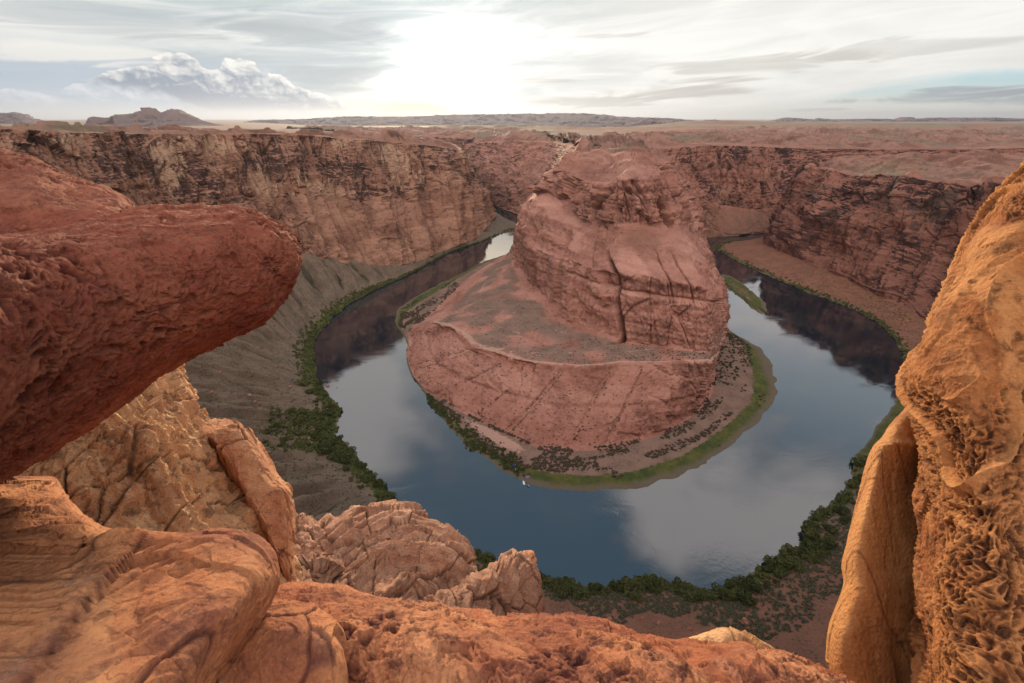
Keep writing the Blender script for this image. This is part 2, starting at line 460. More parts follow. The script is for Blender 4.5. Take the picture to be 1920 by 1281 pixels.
# ------------------------------------------------------------------ canyon walls as lofts of profile columns
def P_(x, y, Y): return at_y(x, y, Y)
def W_(*a): return np.array(a, float)
def B_(x, y, z=0.0): return at_z(x, y, z)
def columns(cols, nrow):
    out = np.zeros((len(cols), nrow, 3))
    for c, col in enumerate(cols):
        ks = sorted(col); 
        for r in range(nrow):
            if r in col: out[c, r] = col[r]; continue
            lo = max([k for k in ks if k < r]); hi = min([k for k in ks if k > r])
            t = (r - lo) / (hi - lo); out[c, r] = col[lo] * (1 - t) + col[hi] * t
    return out
def project(P):
    d = P - np.array([0, 0, CAMZ]); t = np.maximum(d[..., 1] * CT - d[..., 2] * ST, 1.0); u = d[..., 1] * ST + d[..., 2] * CT
    return np.stack([960 + FPX * d[..., 0] / t, 640.5 - FPX * u / t], -1)
def counts_for(C, per_px, axis, lo, hi):
    d3 = C - np.array([0, 0, CAMZ]); t = d3[..., 1] * CT - d3[..., 2] * ST
    q = project(C); vis = (t > 8) & (q[..., 0] > -150) & (q[..., 0] < 2070) & (q[..., 1] > 150) & (q[..., 1] < 1430)
    q = np.clip(q, [-150, 150], [2070, 1430])
    n = C.shape[axis]
    a, b = np.take(q, range(n - 1), axis), np.take(q, range(1, n), axis)
    v = np.take(vis, range(n - 1), axis) | np.take(vis, range(1, n), axis)
    d = np.linalg.norm(b - a, axis=2) * v
    return np.clip(np.quantile(d, 0.85, axis=1 - axis) * per_px, lo, hi)

inner_cols = [
 {0: W_(-1400,3150,0), 1: W_(-1380,3180,15), 7: W_(-1330,3260,220), 8: W_(-1200,3400,225), 9: W_(-1500,4200,226), 10: W_(-2200,5000,226), 11: W_(-3500,7000,70)},
 {0: W_(-300,2500,0), 1: W_(-290,2520,12), 7: W_(-250,2600,205), 8: W_(-200,2680,210), 9: W_(-500,3300,222), 10: W_(-1200,4600,226), 11: W_(-2000,7000,70)},
 {0: B_(905,370), 1: B_(905,368,4), 7: P_(868,272,2500), 8: P_(870,269,2650), 9: W_(-250,2900,218), 10: W_(-600,4200,226), 11: W_(-1300,7000,70)},
 {0: B_(940,392), 1: B_(941,391,3), 4: P_(938,340,1950), 7: P_(930,268,2300), 8: P_(935,265,2450), 9: W_(-50,2500,222), 10: W_(-200,4000,226), 11: W_(-700,7000,70)},
 {0: B_(976,404), 1: B_(977,403,3), 4: P_(985,340,1800), 7: P_(1000,266,2100), 8: P_(1005,263,2200), 9: W_(110,2500,226), 10: W_(0,4000,226), 11: W_(-300,7000,70)},
 {0: W_(60,1500,0), 4: W_(90,1600,90), 7: P_(1050,270,1850), 8: P_(1062,266,1950), 9: W_(230,2300,226), 10: W_(80,3500,226), 11: W_(-100,7000,70)},
 {0: W_(30,1350,0), 1: W_(32,1350,4), 5: W_(90,1350,120), 7: W_(178,1350,228), 8: W_(200,1355,236), 9: W_(225,1600,238), 10: W_(150,3000,226), 11: W_(0,7000,70)},
 {0: B_(963,471), 1: W_(6,1130,3), 3: W_(16,1130,50), 5: W_(45,1130,130), 7: W_(118,1130,212), 8: W_(152,1130,238), 9: W_(195,1250,245), 10: W_(190,2500,226), 11: W_(100,7000,70)},
 {0: B_(912,489), 1: W_(-38,1035,4), 2: W_(-20,1000,16), 3: W_(5,940,45), 4: W_(14,935,90), 5: W_(32,930,150), 6: W_(60,930,170), 7: W_(85,930,205), 8: W_(112,930,240), 9: W_(170,1000,248), 10: W_(210,2000,232), 11: W_(150,7000,70)},
 {0: B_(862,514), 1: B_(873,527,9), 2: W_(-50,880,30), 3: W_(4,830,62), 4: W_(8,820,110), 5: W_(22,805,168), 6: W_(45,800,184), 7: W_(62,800,220), 8: W_(95,805,246), 9: W_(165,900,250), 10: W_(220,1800,235), 11: W_(200,7000,70)},
 {0: B_(788,551), 1: B_(822,577,10), 2: B_(838,590,28), 3: B_(985,515,62), 4: P_(972,430,745), 5: P_(1000,375,750), 6: P_(1030,362,760), 7: P_(1060,320,770), 8: P_(1090,292,800), 9: W_(170,870,250), 10: W_(225,1700,236), 11: W_(250,7000,70)},
 {0: B_(748,578), 1: B_(795,600,8), 2: B_(812,603,38), 3: B_(1010,545,62), 4: P_(1000,470,680), 5: P_(1030,400,700), 6: P_(1060,385,715), 7: P_(1085,335,730), 8: P_(1110,300,770), 9: W_(170,850,250), 10: W_(230,1650,237), 11: W_(300,7000,70)},
 {0: B_(740,600), 1: B_(770,618,6), 2: B_(830,608,50), 3: B_(1035,568,62), 4: P_(1035,480,630), 5: P_(1060,420,660), 6: P_(1085,405,680), 7: P_(1105,345,700), 8: P_(1125,310,740), 9: W_(170,840,250), 10: W_(235,1600,238), 11: W_(350,7000,70)},
 {0: B_(762,642), 1: B_(766,640,3), 2: B_(862,622,54), 3: B_(1055,595,63), 4: P_(1065,490,578), 5: P_(1085,445,610), 6: P_(1105,415,640), 7: P_(1120,350,665), 8: P_(1140,318,710), 9: W_(172,830,250), 10: W_(240,1600,238), 11: W_(400,7000,70)},
 {0: B_(765,692), 1: B_(768,690,3), 2: B_(889,645,57), 3: B_(1095,612,64), 4: P_(1100,500,545), 5: P_(1110,465,575), 6: P_(1125,418,615), 7: P_(1135,350,640), 8: P_(1150,320,690), 9: W_(174,820,250), 10: W_(245,1600,238), 11: W_(450,7000,70)},
 {0: B_(788,726), 1: B_(793,724,3), 2: B_(939,662,59), 3: B_(1130,628,65), 4: P_(1135,510,515), 5: P_(1140,475,545), 6: P_(1145,418,595), 7: P_(1150,345,620), 8: P_(1160,318,680), 9: W_(176,820,250), 10: W_(250,1600,238), 11: W_(500,7000,70)},
 {0: B_(835,793), 1: B_(862,768,5), 2: B_(979,674,60), 3: B_(1165,638,66), 4: P_(1170,515,497), 5: P_(1170,480,525), 6: P_(1170,418,580), 7: P_(1165,338,605), 8: P_(1170,316,670), 9: W_(178,820,250), 10: W_(255,1600,238), 11: W_(550,7000,70)},
 {0: B_(926,874), 1: B_(945,808,6), 2: B_(1047,684,60), 3: B_(1210,645,66), 4: P_(1205,515,488), 5: P_(1200,480,518), 6: P_(1195,418,580), 7: P_(1185,335,605), 8: P_(1185,314,660), 9: W_(182,820,250), 10: W_(260,1600,238), 11: W_(600,7000,70)},
 {0: B_(1007,910), 1: B_(1020,837,6), 2: B_(1097,686,61), 3: B_(1250,650,66), 4: P_(1245,525,485), 5: P_(1235,485,515), 6: P_(1215,420,585), 7: P_(1205,335,605), 8: P_(1205,314,660), 9: W_(184,820,250), 10: W_(265,1600,238), 11: W_(650,7000,70)},
 {0: B_(1129,921), 1: B_(1107,840,6), 2: B_(1164,679,62), 3: B_(1290,655,66), 4: P_(1280,535,478), 5: P_(1265,490,515), 6: P_(1240,425,590), 7: P_(1222,335,615), 8: P_(1218,312,665), 9: W_(188,825,250), 10: W_(270,1600,238), 11: W_(700,7000,70)},
 {0: B_(1261,896), 1: B_(1216,817,6), 2: B_(1250,677,63), 3: B_(1325,660,66), 4: P_(1315,540,475), 5: P_(1295,490,520), 6: P_(1265,425,610), 7: P_(1240,330,640), 8: P_(1232,308,690), 9: W_(194,830,250), 10: W_(275,1600,238), 11: W_(750,7000,70)},
 {0: B_(1373,830), 1: B_(1290,780,6), 2: B_(1328,675,63), 3: B_(1336,655,68), 4: P_(1332,545,495), 5: P_(1312,490,545), 6: P_(1285,420,660), 7: P_(1250,335,700), 8: P_(1240,305,740), 9: W_(202,840,250), 10: W_(280,1600,238), 11: W_(800,7000,70)},
 {0: B_(1455,740), 1: B_(1325,740,6), 2: B_(1345,645,55), 3: P_(1350,610,503), 4: P_(1345,550,540), 5: P_(1325,480,600), 6: P_(1298,425,700), 7: P_(1262,360,740), 8: P_(1245,312,780), 9: W_(215,860,250), 10: W_(290,1600,238), 11: W_(850,7000,70)},
 {0: B_(1429,659), 1: W_(289,579,4), 2: P_(1357,600,585), 3: P_(1358,575,592), 4: P_(1348,540,605), 5: P_(1330,475,660), 6: P_(1302,428,750), 7: P_(1275,380,790), 8: P_(1250,330,830), 9: W_(230,890,248), 10: W_(300,1600,238), 11: W_(900,7000,70)},
 {0: B_(1357,607), 1: P_(1359,600,685), 2: P_(1359,585,692), 3: P_(1358,565,700), 4: P_(1347,535,715), 5: P_(1330,485,760), 6: P_(1308,435,840), 7: P_(1280,395,880), 8: P_(1258,345,920), 9: W_(255,960,245), 10: W_(310,1650,238), 11: W_(950,7000,70)},
 {0: B_(1345,540), 5: P_(1325,480,900), 7: W_(330,950,150), 8: W_(300,970,210), 9: W_(270,1020,244), 10: W_(320,1700,238), 11: W_(1000,7000,70)},
 {0: B_(1334,512), 5: W_(410,990,60), 7: W_(368,1010,150), 8: W_(330,1040,212), 9: W_(290,1120,243), 10: W_(335,1750,238), 11: W_(1050,7000,70)},
 {0: B_(1330,468), 5: W_(470,1165,60), 7: W_(415,1180,165), 8: W_(370,1210,220), 9: W_(310,1280,242), 10: W_(360,1850,236), 11: W_(1100,7000,70)},
 {0: B_(1315,447), 2: P_(1318,385,1320), 4: P_(1290,350,1340), 7: P_(1235,282,1390), 8: P_(1225,272,1440), 9: W_(420,1700,238), 10: W_(500,2200,234), 11: W_(1300,7000,70)},
 {0: B_(1370,443), 1: B_(1370,440,4), 2: P_(1360,385,1390), 4: P_(1340,365,1400), 7: P_(1320,273,1450), 8: P_(1315,267,1540), 9: W_(700,1900,236), 10: W_(900,2600,230), 11: W_(2000,7000,70)},
 {0: B_(1430,437), 1: B_(1430,434,4), 2: P_(1420,392,1400), 4: P_(1410,365,1420), 7: P_(1400,274,1470), 8: P_(1400,268,1560), 9: W_(1100,2000,232), 10: W_(1500,2800,228), 11: W_(3200,7000,226)},
 {0: W_(950,1400,0), 1: W_(945,1415,5), 2: W_(930,1455,60), 4: W_(915,1480,90), 7: P_(1500,278,1560), 8: P_(1500,271,1650), 9: W_(1500,2100,225), 10: W_(2200,3000,225), 11: W_(4500,7000,226)},
 {0: W_(1600,1600,0), 1: W_(1595,1610,5), 2: W_(1590,1650,60), 7: W_(1560,1750,203), 8: W_(1600,1850,206), 9: W_(2200,2300,215), 10: W_(3500,3400,222), 11: W_(6500,6500,226)},
 {0: W_(3500,2000,0), 2: W_(3500,2060,60), 7: W_(3500,2150,208), 8: W_(3500,2250,212), 9: W_(3900,2600,218), 10: W_(5200,3400,222), 11: W_(8500,5500,226)},
]
outer_cols = [
 {0: W_(-1500,3000,0), 1: W_(-1530,2960,30), 2: W_(-1560,2930,140), 3: W_(-1600,2900,225), 4: W_(-1800,2780,235), 5: W_(-3500,2800,240), 6: W_(-8000,5000,226)},
 {0: W_(-330,2400,0), 1: W_(-345,2380,20), 2: W_(-380,2340,120), 3: W_(-420,2300,220), 4: W_(-520,2200,228), 5: W_(-2500,2400,245), 6: W_(-8000,4500,226)},
 {0: B_(900,377), 1: W_(-145,1890,12), 2: W_(-170,1860,110), 3: W_(-205,1830,212), 4: W_(-290,1800,226), 5: W_(-1800,2000,250), 6: W_(-8000,4000,226)},
 {0: B_(940,405), 1: B_(925,400,4), 2: P_(906,365,1560), 3: P_(872,290,1540), 4: P_(855,275,1600), 5: W_(-1600,1700,255), 6: W_(-8000,3500,226)},
 {0: B_(969,424), 1: B_(922,413,5), 2: P_(900,365,1450), 3: P_(868,284,1425), 4: P_(845,272,1470), 5: W_(-1500,1500,262), 6: W_(-8000,3000,226)},
 {0: B_(905,452), 1: B_(895,445,6), 2: P_(848,345,1290), 3: P_(815,274,1320), 4: P_(790,267,1380), 5: W_(-1450,1350,268), 6: W_(-8000,2500,226)},
 {0: B_(849,471), 1: B_(838,468,8), 2: P_(775,355,1180), 3: P_(740,267,1200), 4: P_(715,261,1260), 5: W_(-1400,1250,274), 6: W_(-8000,2200,226)},
 {0: B_(791,501), 1: B_(776,492,12), 2: P_(700,375,1040), 3: P_(650,260,1060), 4: P_(620,254,1120), 5: W_(-1350,1150,279), 6: W_(-8000,1900,226)},
 {0: B_(748,524), 1: P_(720,500,925), 2: P_(620,372,980), 3: P_(570,254,1000), 4: P_(540,248,1060), 5: W_(-1300,1050,283), 6: W_(-8000,1600,226)},
 {0: B_(694,548), 1: P_(640,490,870), 2: P_(545,368,900), 3: P_(490,251,920), 4: P_(450,245,980), 5: W_(-1300,1000,286), 6: W_(-8000,1300,226)},
 {0: B_(644,578), 1: P_(560,480,830), 2: P_(480,376,850), 3: P_(400,251,860), 4: P_(350,244,930), 5: W_(-1300,950,288), 6: W_(-8000,1100,226)},
 {0: B_(604,618), 1: P_(480,490,740), 2: P_(400,383,780), 3: P_(310,251,790), 4: P_(250,243,850), 5: W_(-1300,880,289), 6: W_(-8000,900,226)},
 {0: B_(587,652), 1: P_(400,500,640), 2: P_(310,390,720), 3: P_(220,249,730), 4: P_(150,240,790), 5: W_(-1300,800,290), 6: W_(-8000,700,226)},
 {0: B_(590,679), 1: P_(330,560,560), 2: P_(200,390,640), 3: P_(120,247,660), 4: P_(50,239,700), 5: W_(-1300,700,291), 6: W_(-8000,500,226)},
 {0: B_(600,719), 1: P_(310,640,470), 2: W_(-560,540,190), 3: P_(0,242,600), 4: W_(-690,610,290), 5: W_(-1300,600,292), 6: W_(-8000,300,226)},
 {0: B_(637,768), 1: P_(310,740,400), 2: W_(-520,440,190), 3: W_(-600,420,285), 4: W_(-660,400,290), 5: W_(-1300,400,292), 6: W_(-8000,0,226)},
 {0: B_(629,809), 1: W_(-330,330,48), 2: W_(-420,310,180), 3: W_(-480,290,288), 4: W_(-540,260,290), 5: W_(-1200,200,292), 6: W_(-8000,-400,226)},
 {0: B_(658,849), 1: W_(-290,260,55), 2: W_(-360,220,180), 3: W_(-400,190,288), 4: W_(-450,150,291), 5: W_(-1000,0,293), 6: W_(-7000,-1500,226)},
 {0: B_(694,886), 1: W_(-220,220,50), 2: W_(-270,160,180), 3: W_(-290,120,288), 4: W_(-330,70,291), 5: W_(-700,-200,293), 6: W_(-6000,-3000,226)},
 {0: B_(775,971), 1: W_(-140,160,55), 2: W_(-150,90,180), 3: W_(-130,40,288), 4: W_(-150,-10,291), 5: W_(-400,-300,293), 6: W_(-4000,-5000,226)},
 {0: B_(865,1024), 1: W_(-70,140,50), 2: W_(-70,75,160), 3: W_(-40,6,289), 4: W_(-50,-30,291), 5: W_(-150,-350,293), 6: W_(-2000,-6000,226)},
 {0: B_(999,1077), 1: W_(8,120,48), 2: W_(5,62,150), 3: W_(0,0.5,290), 4: W_(0,-30,291), 5: W_(0,-350,293), 6: W_(-500,-6000,226)},
 {0: B_(1109,1095), 1: W_(45,115,46), 2: W_(35,60,150), 3: W_(14,1,290), 4: W_(20,-30,291), 5: W_(50,-350,293), 6: W_(0,-6000,226)},
 {0: B_(1200,1087), 1: W_(85,112,45), 2: W_(65,58,150), 3: W_(30,3,289), 4: W_(40,-30,291), 5: W_(100,-350,293), 6: W_(500,-6000,226)},
 {0: B_(1270,1095), 1: W_(118,112,45), 2: W_(95,58,150), 3: W_(50,14,288), 4: W_(60,-30,291), 5: W_(200,-350,293), 6: W_(1000,-6000,226)},
 {0: B_(1360,1102), 1: W_(152,112,45), 2: W_(125,58,150), 3: W_(75,18,288), 4: W_(90,-30,291), 5: W_(300,-350,293), 6: W_(1500,-6000,226)},
 {0: B_(1444,1055), 1: W_(210,130,45), 2: W_(190,70,150), 3: W_(130,25,288), 4: W_(150,-25,291), 5: W_(450,-300,293), 6: W_(2500,-5000,226)},
 {0: B_(1514,1018), 1: W_(265,160,45), 2: W_(260,95,150), 3: W_(200,45,287), 4: W_(230,0,290), 5: W_(600,-250,293), 6: W_(4000,-4000,226)},
 {0: B_(1505,980), 1: W_(310,200,42), 2: W_(320,130,150), 3: W_(280,80,285), 4: W_(320,30,288), 5: W_(800,-150,292), 6: W_(5000,-3000,226)},
 {0: B_(1575,924), 1: W_(370,250,40), 2: W_(400,180,150), 3: W_(370,120,280), 4: W_(420,70,284), 5: W_(1000,0,290), 6: W_(6000,-2000,226)},
 {0: W_(340,355,0), 1: W_(430,310,38), 2: W_(480,240,140), 3: W_(470,180,270), 4: W_(530,130,275), 5: W_(1200,100,280), 6: W_(7000,-1000,226)},
 {0: W_(440,440,0), 1: W_(550,400,35), 2: W_(600,330,130), 3: W_(600,270,250), 4: W_(670,220,258), 5: W_(1400,200,260), 6: W_(8000,-500,226)},
 {0: B_(1697,690), 1: W_(640,520,25), 2: W_(700,480,100), 3: W_(720,420,225), 4: W_(800,380,232), 5: W_(1600,350,240), 6: W_(8000,0,226)},
 {0: B_(1674,632), 1: P_(1720,590,690), 2: P_(1790,480,740), 3: P_(1870,348,770), 4: W_(960,720,208), 5: W_(1800,600,222), 6: W_(8500,500,226)},
 {0: B_(1640,602), 1: P_(1690,572,735), 2: P_(1745,465,790), 3: P_(1800,345,815), 4: P_(1850,327,880), 5: W_(1900,850,216), 6: W_(8500,1000,226)},
 {0: B_(1600,580), 1: P_(1650,556,790), 2: P_(1690,445,840), 3: P_(1740,337,870), 4: P_(1780,318,960), 5: W_(1950,1000,214), 6: W_(8500,1500,226)},
 {0: B_(1525,552), 1: P_(1600,530,860), 2: P_(1625,420,920), 3: P_(1665,326,960), 4: P_(1700,306,1080), 5: W_(2000,1150,212), 6: W_(8500,2000,226)},
 {0: B_(1487,537), 1: P_(1540,505,930), 2: P_(1565,408,980), 3: P_(1605,328,1010), 4: P_(1640,305,1100), 5: W_(2000,1250,211), 6: W_(8500,2300,226)},
 {0: B_(1407,502), 1: P_(1480,478,1030), 2: P_(1505,388,1060), 3: P_(1550,316,1090), 4: P_(1585,300,1150), 5: W_(2050,1320,210), 6: W_(8500,2500,226)},
 {0: B_(1342,466), 1: P_(1440,462,1110), 2: P_(1475,388,1135), 3: P_(1525,309,1160), 4: P_(1560,297,1200), 5: W_(2100,1360,210), 6: W_(8500,2700,226)},
 {0: B_(1364,454), 1: P_(1432,455,1170), 2: P_(1472,385,1200), 3: P_(1530,303,1220), 4: P_(1565,295,1240), 5: W_(2150,1400,210), 6: W_(8500,2900,226)},
 {0: B_(1420,450), 1: W_(700,1245,15), 2: W_(705,1235,110), 3: W_(725,1225,200), 4: W_(790,1235,207), 5: W_(2200,1430,210), 6: W_(8500,3100,226)},
 {0: W_(930,1320,0), 1: W_(930,1300,15), 2: W_(925,1280,110), 3: W_(920,1262,202), 4: W_(950,1245,208), 5: W_(2300,1460,210), 6: W_(8500,3300,226)},
 {0: W_(1600,1500,0), 1: W_(1600,1480,15), 2: W_(1600,1450,110), 3: W_(1600,1420,205), 4: W_(1620,1390,208), 5: W_(2500,1500,210), 6: W_(8500,3500,226)},
 {0: W_(3500,1880,0), 1: W_(3500,1860,15), 2: W_(3500,1820,110), 3: W_(3500,1780,208), 4: W_(3500,1740,210), 5: W_(3600,1700,212), 6: W_(8500,3700,226)},
]

def strata_profile(z, seed):
    """Ledge profile: harder and softer beds of rock, as an offset along the wall normal."""
    Q = np.stack([z, np.zeros_like(z) + 0.5, np.zeros_like(z) + 0.5], -1)
    a = vnoise(Q / 13.0, seed); b = vnoise(Q / 5.0, seed + 1); c = vnoise(Q / 2.3, seed + 2)
    return np.sign(a) * np.abs(a) ** 0.6 * 2.2 + b * 1.2 + c * 0.5
def rock_disp(P, steep, seed, blocks, col):
    """Outward displacement (m) of a sandstone wall: beds, tall joint blocks, smaller fractures, grain."""
    wv = np.stack([fbm(P / 55.0, seed + 30, 2), fbm(P / 55.0, seed + 31, 2), fbm(P / 80.0, seed + 32, 2)], -1) * 5.0
    Q = P + wv
    zz = Q[:, 2] + fbm(P / 140.0, seed + 3, 2) * 8.0 + P[:, 0] * 0.015
    d = strata_profile(zz, seed) * steep * (0.75 - 0.25 * blocks)
    lean = np.stack([Q[:, 0] + Q[:, 2] * 0.16, Q[:, 1] - Q[:, 2] * 0.10, Q[:, 2]], -1)
    f1, f2, rv = worley(lean / np.array([24.0, 24.0, 150.0]), seed + 5)
    e = f2 - f1
    d += ((rv - 0.5) * 10.0 - 6.0 * (1 - sstep(e, 0.0, 0.07)) + facet(lean / np.array([36.0, 36.0, 90.0]), seed + 50) * 13.0) * steep * blocks
    g1, g2, gv = worley(lean / np.array([9.0, 9.0, 26.0]), seed + 6)
    d += ((gv - 0.5) * 2.6 - 1.6 * (1 - sstep(g2 - g1, 0.0, 0.09)) + facet(Q / np.array([13.0, 13.0, 22.0]), seed + 51) * 3.2) * steep * (0.3 + 0.7 * blocks)
    h1, h2, hv = worley(Q / np.array([4.5, 4.5, 5.5]), seed + 8)
    d += ((hv - 0.5) * 1.0 + facet(Q / np.array([5.0, 5.0, 4.0]), seed + 52) * 1.0) * steep * (0.35 + 0.65 * blocks)
    v = ridged(Q / np.array([60.0, 60.0, 420.0]), seed + 7, 2)
    d += (v - 0.75) * 6.0 * steep * blocks
    d += fbm(P / 9.0, seed + 9, 4, 0.55) * (0.4 + 0.5 * steep)
    return d
def build_wall(name, cols, nrow, mat, per_px, seed, smooth_rows, masks, amp, ledges=None):
    C = columns(cols, nrow)
    ku = index_run(counts_for(C, per_px, 0, 8, 85)); kv = index_run(counts_for(C, per_px, 1, 10, 135))
    G = catmull(C, ku)                                    # along the wall
    G = np.swapaxes(lerp_rows(np.swapaxes(G, 0, 1), kv), 0, 1)
    for _ in range(smooth_rows):                          # round the profile a little
        H = G.copy(); H[:, 1:-1] = (G[:, :-2] + 2 * G[:, 1:-1] + G[:, 2:]) / 4; G = H
    N = grid_normals(G)
    if N[..., 2].mean() < 0: N = -N
    P = G.reshape(-1, 3); n = N.reshape(-1, 3)
    row = np.broadcast_to(kv, (len(ku), len(kv))).ravel(); colk = np.broadcast_to(ku[:, None], (len(ku), len(kv))).ravel()
    steep = sstep(1 - np.abs(n[:, 2]), 0.12, 0.5)
    a, vert, attrs = masks(P, n, row, colk, steep)
    blocks, k = amp(P, row, colk)
    d = rock_disp(P, steep, seed, blocks, colk) * k + a
    hn = n.copy(); hn[:, 2] *= 0.45; hn /= np.linalg.norm(hn, axis=1, keepdims=True) + 1e-9
    P2 = P + hn * d[:, None]
    flat = (1 - steep)
    P2[:, 2] += flat * fbm(P / np.array([60., 60., 60.]), seed + 40, 4) * np.clip(row * 1.2, 0, 1.5) * k
    if ledges is not None: P2[:, 2] += ledges(P, row, colk, flat)
    j8 = int(np.searchsorted(kv, 0.8)); rd = G[:, j8] - G[:, 0]; rd[:, 2] = 0; rd /= np.linalg.norm(rd, axis=1, keepdims=True) + 1e-9
    near_water = 1 - sstep(row, 0.0, 0.5)
    P2[:, :2] += np.repeat(rd[:, :2], len(kv), 0) * ((fbm(P / 30.0, seed + 70, 4) * 4.5 + fbm(P / 7.0, seed + 71, 2) * 0.9) * near_water)[:, None]
    P2[:, 2] += vert
    G2 = P2.reshape(G.shape)
    return make_mesh(name, P2, grid_quads(len(ku), len(kv)), mat, attrs, 'structure'), G2, ku, kv

def inner_masks(P, n, row, colk, steep):
    big = fbm(P / 50.0, 77, 3)
    bench = sstep(row, 1.85, 2.1) * (1 - sstep(row, 2.85, 3.02)) * (colk > 6) * (colk < 22.5)
    shore = (1 - sstep(row, 0.85, 1.0))
    nose = sstep(colk, 5.5, 7.5) * (1 - sstep(colk, 26, 28))
    talus = sstep(row, 0.8, 1.0) * (1 - sstep(row, 1.6, 2.1)) * sstep(colk, 27, 28)
    debris = np.exp(-((row - 5.55) / 0.5) ** 2) * np.exp(-((colk - 17.2) / 2.0) ** 2)
    top = sstep(row, 8.2, 9.0) * 0.75
    apron = sstep(row, 0.9, 1.05) * (1 - sstep(row, 1.85, 2.0))
    soil = np.clip(bench * (0.60 + 0.5 * big) + shore + talus * 0.9 + top + debris * 0.62, 0, 1)
    green = (1 - sstep(row, 0.22, 0.50)) * sstep(row, -0.1, 0.0)
    green = np.clip(green * (0.85 + 0.25 * big), 0, 1) * nose
    plateau_green = sstep(row, 9.6, 10.4) * 0.0
    varn = np.clip(1 - nose * 0.72, 0, 1) * (1 - talus)
    pale = (1 - nose) * 0.4 * (1 - np.exp(-((colk - 5.5) / 2.2) ** 2))
    # the dark joints that split the upper block
    a = np.zeros(len(P))
    xs_w = np.linspace(0, 12, 600)
    def cleft(c0, r0, r1, depth, wid, lean=0.0):
        rr = np.clip((row - r0) / (r1 - r0), 0, 1)
        cc = c0 + lean * rr + np.interp(row, xs_w, fbm(np.stack([xs_w * 1.3, xs_w * 0 + c0, xs_w * 0], -1), 5, 3)) * 0.08
        m = np.exp(-((colk - cc) / wid) ** 2) * sstep(row, r0 - 0.1, r0 + 0.1) * (1 - sstep(row, r1 - 0.5, r1 + 0.3))
        return -depth * m
    a += cleft(16.15, 2.9, 4.9, 24, 0.10, -1.15)
    a += cleft(12.6, 2.9, 5.0, 14, 0.16, -0.3)
    a += cleft(20.6, 3.2, 5.2, 5, 0.05, -0.4) + cleft(18.4, 3.7, 5.3, 5, 0.05, -0.5) + cleft(19.5, 3.7, 5.3, 5, 0.05, -0.5)
    a += cleft(14.3, 3.8, 5.2, 4, 0.06, -0.3) + cleft(17.3, 6.0, 7.2, 9, 0.12, 0.1) + cleft(15.3, 6.0, 7.2, 7, 0.1, 0.1) + cleft(19.0, 6.0, 7.2, 8, 0.1, 0.1)
    for c0, r0, dp in ((13.9, 1.05, 2.6), (14.15, 1.1, 1.4), (15.35, 1.3, 1.6), (17.0, 1.0, 3.0), (17.12, 1.05, 1.6), (18.6, 1.2, 1.6), (19.3, 1.0, 2.6)):
        a += cleft(c0, r0, 1.9, dp, 0.035, 0.22)
    # horizontal undercut bed across the main face
    bed = np.exp(-((row - (3.78 + 0.03 * np.sin(colk))) / 0.022) ** 2) * (colk > 13) * (colk < 23)
    a -= bed * 4.0
    bed = np.exp(-((row - (1.42 + 0.05 * np.sin(colk * 0.8))) / 0.04) ** 2) * (colk > 12) * (colk < 23)
    a -= bed * 1.5
    rim = np.exp(-((row - 1.97) / 0.05) ** 2) * nose * (colk > 12) * (colk < 22.5)
    a += rim * 2.2
    a += (fbm(P / 26.0, 61, 3)) * apron * nose * 2.0
    up = sstep(row, 5.6, 6.0) * (1 - sstep(row, 8.4, 9.2)) * nose
    a += strata_profile(P[:, 2] * 1.15 + fbm(P / 60.0, 63, 3) * 7.0, 64) * 1.7 * up
    face = sstep(row, 2.9, 3.1) * (1 - sstep(row, 5.2, 5.7)) * nose
    a += strata_profile(P[:, 2] * 0.8 + P[:, 0] * 0.05 + fbm(P / 90.0, 65, 2) * 6.0, 66) * 0.9 * face
    tone = np.clip(sstep(colk, 26, 28) * 0.75 + (1 - sstep(colk, 4, 6)) * 0.55 + sstep(row, 5.4, 5.9) * nose * 0.35 + debris * 0.8, 0, 1)
    edge = np.exp(-((row - 2.02) / 0.05) ** 2) * nose * (colk > 10.5) * (colk < 22) * 0.62
    tr = np.abs(vnoise(np.stack([colk * 0.9, row * 5.0, row * 0 + 3], -1), 66))
    edge = np.clip(edge + (1 - sstep(tr, 0.0, 0.035)) * bench * 0.7, 0, 1)
    sandy = np.exp(-((row - 0.72) / 0.22) ** 2) * np.exp(-((colk - 16.9) / 0.9) ** 2)
    edge = np.clip(edge + sandy * 0.85, 0, 1)
    np.maximum(steep, 0.85 * (colk > 0.5) * (1 - sstep(colk, 3.2, 5.8)) * sstep(row, 1.0, 1.3) * (1 - sstep(row, 7.0, 7.4)), out=steep)
    return a, row * 0, {'soil': soil, 'green': green, 'varnish': varn, 'pale': pale, 'tone': tone, 'edge': edge, 'gully': row * 0, 'top': sstep(row, 7.1, 8.2) * 0.9 * (1 - 0.8 * nose * (1 - sstep(row, 9.0, 9.6)))}
def inner_amp(P, row, colk):
    nose = sstep(colk, 5.5, 7.5) * (1 - sstep(colk, 25.5, 27.5))
    lowt = (1 - sstep(row, 0.7, 1.05))
    upper = sstep(row, 5.5, 5.9)
    blocks = 1 - nose * (0.52 - 0.50 * upper)
    return blocks, (1.0 + 0.25 * nose * upper) * (1 - lowt * 0.85) + sstep(row, 9.0, 11.0) * 1.0
def terrace(P, period, seed):                             # low rock steps on the plateau tops
    h = fbm(P / np.array([160.0, 160.0, 400.0]), seed, 5, 0.55) * 5.0
    f = h - np.floor(h)
    return (np.floor(h) + sstep(f, 0.84, 1.0)) * period
def inner_ledges(P, row, colk, flat):
    return terrace(P, 5.0, 140) * sstep(row, 7.6, 8.2) * (1 - sstep(row, 10.4, 11.0)) * flat
inner_obj, GI, kuI, kvI = build_wall("canyon_peninsula", inner_cols, 12, M_inner, 0.55, 3, 3, inner_masks, inner_amp, inner_ledges)

